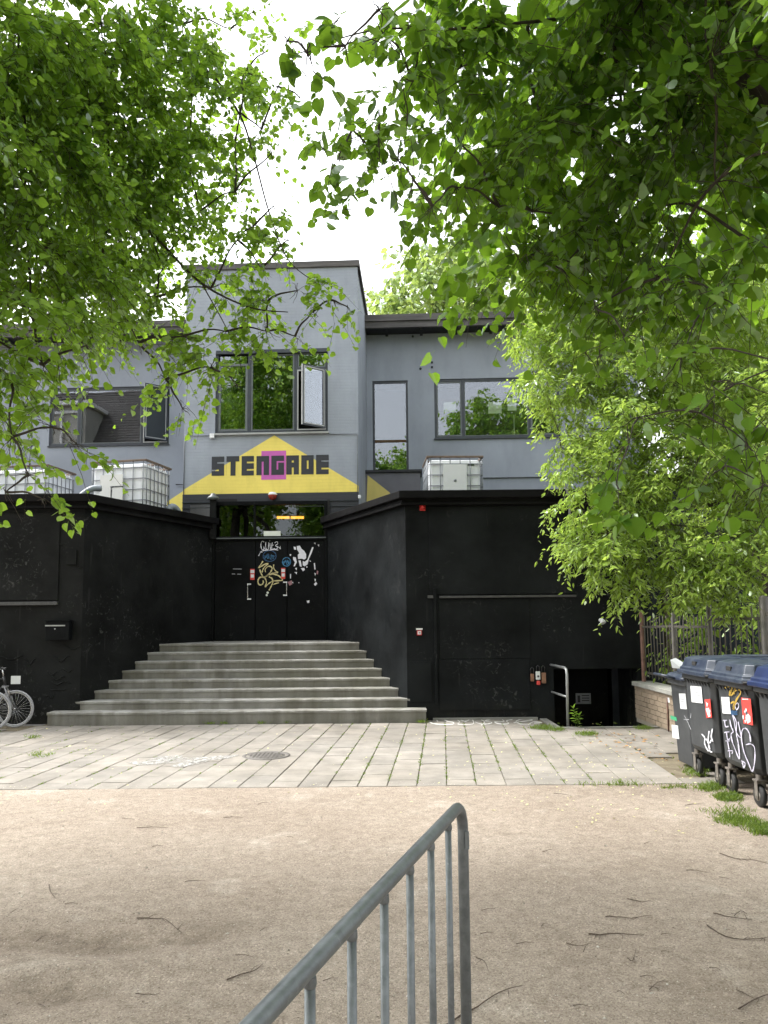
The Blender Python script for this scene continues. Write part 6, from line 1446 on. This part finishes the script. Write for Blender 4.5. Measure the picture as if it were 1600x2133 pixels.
me = bpy.data.meshes.new('pebbles'); me.from_pydata(V.tolist(), [], F.tolist()); me.materials.append(M['pebble'])
o = bpy.data.objects.new('pebbles', me); COL.objects.link(o); o['kind'] = 'stuff'; o['label'] = 'small pebbles scattered over the pale gravel'
scatter_flakes('grit', 900, lambda: (rnd.uniform(-4.6, 4.2), YE + abs(rnd.gauss(0, .10))), .007, 'pebble', 'loose grit spread over the front edge of the slabs')
# fallen twigs: pixel polylines measured on the photograph, laid on the ground
TWG = []
def A6(*p): TWG.append([(x / 2, 1640 + y / 2) for x, y in p])
def A7(*p): TWG.append([(900 + x / 2.2857, 1640 + y / 2.2857) for x, y in p])
A6((770, 396), (810, 392), (855, 393)); A6((205, 400), (210, 430), (230, 458)); A6((570, 545), (640, 550), (690, 555), (760, 600)); A6((945, 800), (1000, 780), (1060, 765), (1098, 735)); A6((1345, 808), (1410, 795)); A6((1245, 830), (1275, 810), (1310, 795))
A6((565, 857), (620, 862), (670, 862)); A6((160, 880), (175, 890), (190, 910)); A6((1073, 72), (1115, 62)); A6((980, 705), (1055, 712)); A6((1085, 602), (1120, 590)); A6((270, 485), (325, 487)); A6((510, 130), (560, 135)); A6((930, 130), (1010, 128)); A6((1195, 205), (1225, 212)); A6((635, 243), (680, 243)); A6((45, 515), (75, 500)); A6((70, 888), (95, 880)); A6((570, 168), (700, 168)); A6((150, 625), (200, 600))
A7((745, 692), (800, 698), (850, 690), (930, 695), (1010, 700)); A7((930, 530), (1000, 547), (1043, 540)); A7((825, 608), (900, 612), (950, 618), (1045, 605)); A7((60, 1127), (140, 1075), (220, 1035), (320, 970), (430, 938)); A7((1370, 320), (1440, 345), (1520, 352), (1600, 372)); A7((1210, 400), (1310, 412)); A7((1340, 600), (1430, 620), (1525, 630))
A7((1440, 612), (1470, 590), (1500, 605)); A7((1310, 655), (1400, 710), (1520, 722), (1600, 710)); A7((1460, 1060), (1530, 1015), (1610, 985)); A7((1450, 965), (1500, 990), (1540, 1012)); A7((930, 805), (955, 818), (970, 765)); A7((1090, 780), (1135, 785)); A7((1320, 860), (1350, 862), (1380, 875)); A7((1030, 940), (1095, 965)); A7((1035, 955), (1110, 910)); A7((670, 1035), (760, 1043)); A7((525, 310), (585, 297)); A7((235, 585), (300, 575)); A7((230, 693), (295, 690))
A7((210, 800), (250, 820), (268, 865)); A7((990, 893), (1060, 897)); A7((400, 740), (490, 735)); A7((640, 738), (700, 750), (760, 735)); A7((580, 30), (660, 40)); A7((1205, 85), (1300, 80)); A7((880, 965), (915, 975)); A7((1365, 430), (1430, 445)); A7((1090, 697), (1140, 700)); A7((1010, 275), (1045, 265)); A7((720, 775), (745, 740)); A7((520, 660), (550, 645))
LABT = {2: 'long thin curved twig lying beside the dark hollows in the gravel', 20: 'longest straight dark twig lying on the open gravel right of the barrier', 22: 'long knobbly twig just above the longest straight one on the gravel', 23: 'very long bent twig running out from under the barrier end post', 24: 'long twig near the grass patch at the right edge', 26: 'long dark twig with a curled dead leaf at the right edge', 28: 'long sagging thin twig crossing the right edge of the gravel', 29: 'thick forked twig at the lower right corner of the gravel', 3: 'bent twig with a thick end left of the barrier rail'}
SEEN = {}
for i, tw_ in enumerate(TWG):
    g3 = []
    for (u, v) in tw_: q = G(u, v); g3.append((q.x, q.y, gz(q.x, q.y) + .006))
    sp = smooth2(g3, 3) if len(g3) > 2 else [g3[0], tuple((Vector(g3[0]) + Vector(g3[1])) / 2 + Vector((0, .006, .004))), g3[1]]
    L_ = sum((Vector(a) - Vector(b)).length for a, b in zip(sp, sp[1:])); r0 = .0018 + .0038 * min(1, L_ / .5) * (1.0 if i in (20, 29, 33, 3, 26) else .6)
    sp = [(x, y, z + rnd.uniform(0, .003)) for x, y, z in sp]
    m_ = MB().tube(sp, [r0 * (1 - .65 * k / (len(sp) - 1)) for k in range(len(sp))], 6)
    if L_ > .14:
        for k in range(1 + int(L_ > .3) * 2):
            j = rnd.randint(1, len(sp) - 2) if len(sp) > 2 else 1; a = rnd.random() * 6.28; q = Vector(sp[j]); m_.tube([q, q + Vector((math.cos(a) * .03, math.sin(a) * .05, .006)), q + Vector((math.cos(a) * .06, math.sin(a) * .08, .002))], [r0 * .5, r0 * .4, r0 * .2], 5)
    du, dv_ = tw_[-1][0] - tw_[0][0], tw_[-1][1] - tw_[0][1]; mu, mv = (tw_[0][0] + tw_[-1][0]) / 2, (tw_[0][1] + tw_[-1][1]) / 2
    shape = ('bent ' if len(tw_) > 2 else 'straight ') + ('long' if L_ > .3 else 'short' if L_ > .12 else 'tiny')
    where = ('by the slab edge' if mv < 1720 else 'in mid gravel' if mv < 1880 else 'in near gravel' if mv < 2010 else 'at the bottom edge')
    side = ('far left of the barrier' if mu < 250 else 'left of the barrier' if mu < 600 else 'behind the barrier bars' if mu < 990 else 'just right of the barrier' if mu < 1180 else 'well right of the barrier' if mu < 1400 else 'at the right edge')
    tilt = 'level' if abs(dv_) < abs(du) * .12 else 'rising' if dv_ * du < 0 else 'falling'
    lab_ = LABT.get(i, f'{shape} {tilt} twig {where}, {side}')
    if lab_ in SEEN: lab_ += ', lower one' if mv > SEEN[lab_] else ', upper one'
    else: SEEN[lab_] = mv
    solo(m_, 'fallen_twig', 'twig_bark', lab_, 'twig', sp[0], group='twigs fallen on the gravel')
# white paint splash and lettering on the slabs
def flatblob(name, pts, mat, label, z=.0052):
    m_ = MB(); q = [G(u, v, z) for u, v in pts]; c = sum((Vector(p) for p in q), Vector()) / len(q)
    vs = [tuple(c)] + [tuple(p) for p in q] + [(p.x, p.y, z - .0015) for p in q]; n = len(q)
    m_.add(vs, [(0, i + 1, (i + 1) % n + 1) for i in range(n)] + [(i + 1, i + 1 + n, (i + 1) % n + 1 + n, (i + 1) % n + 1) for i in range(n)]); return m_
m_ = MB()
for poly in ([(262, 1588), (300, 1585), (340, 1580), (375, 1577), (400, 1579), (372, 1587), (330, 1592), (290, 1594)], [(355, 1596), (380, 1586), (400, 1578), (440, 1575), (470, 1573), (500, 1572), (480, 1579), (440, 1583), (415, 1590), (380, 1598)], [(310, 1582), (330, 1576), (380, 1573), (380, 1576), (340, 1581)]):
    b_m = flatblob('x', poly, None, None); o_ = len(m_.v); m_.add(b_m.v, b_m.f)
q = G(370, 1585); solo(m_, 'paint_splash', 'worn_paint', 'irregular white paint splash on the slabs left of the manhole cover', 'paint mark', (q.x, q.y, .005))
m_ = MB(); PW_ = lambda x, y: tuple(G(700 + x / 4, 1480 + y / 4, .0055))
for st_ in ([(780, 97), (830, 112), (960, 116), (980, 100), (930, 90), (900, 75)], [(830, 72), (850, 90)], [(1005, 72), (1030, 95), (1020, 115), (1140, 112), (1130, 72), (1080, 90), (1040, 78)], [(1160, 95), (1200, 110), (1260, 112), (1300, 100), (1240, 85), (1290, 75), (1210, 74), (1240, 95), (1210, 122)], [(1380, 72), (1400, 92), (1320, 95), (1370, 112), (1440, 108), (1420, 85), (1470, 75)], [(1480, 100), (1560, 90), (1640, 78), (1560, 72), (1500, 88), (1540, 112), (1620, 112)], [(1650, 104), (1720, 100), (1650, 92), (1600, 118)], [(1100, 65), (1140, 70)]):
    ribbon(m_, PW_, smooth2(st_, 4), 7)
q = G(1010, 1503); solo(m_, 'painted_scrawl', 'scrawl_paint', 'white painted scrawl on the slabs at the foot of the right black wall', 'paint mark', (q.x, q.y, .005))
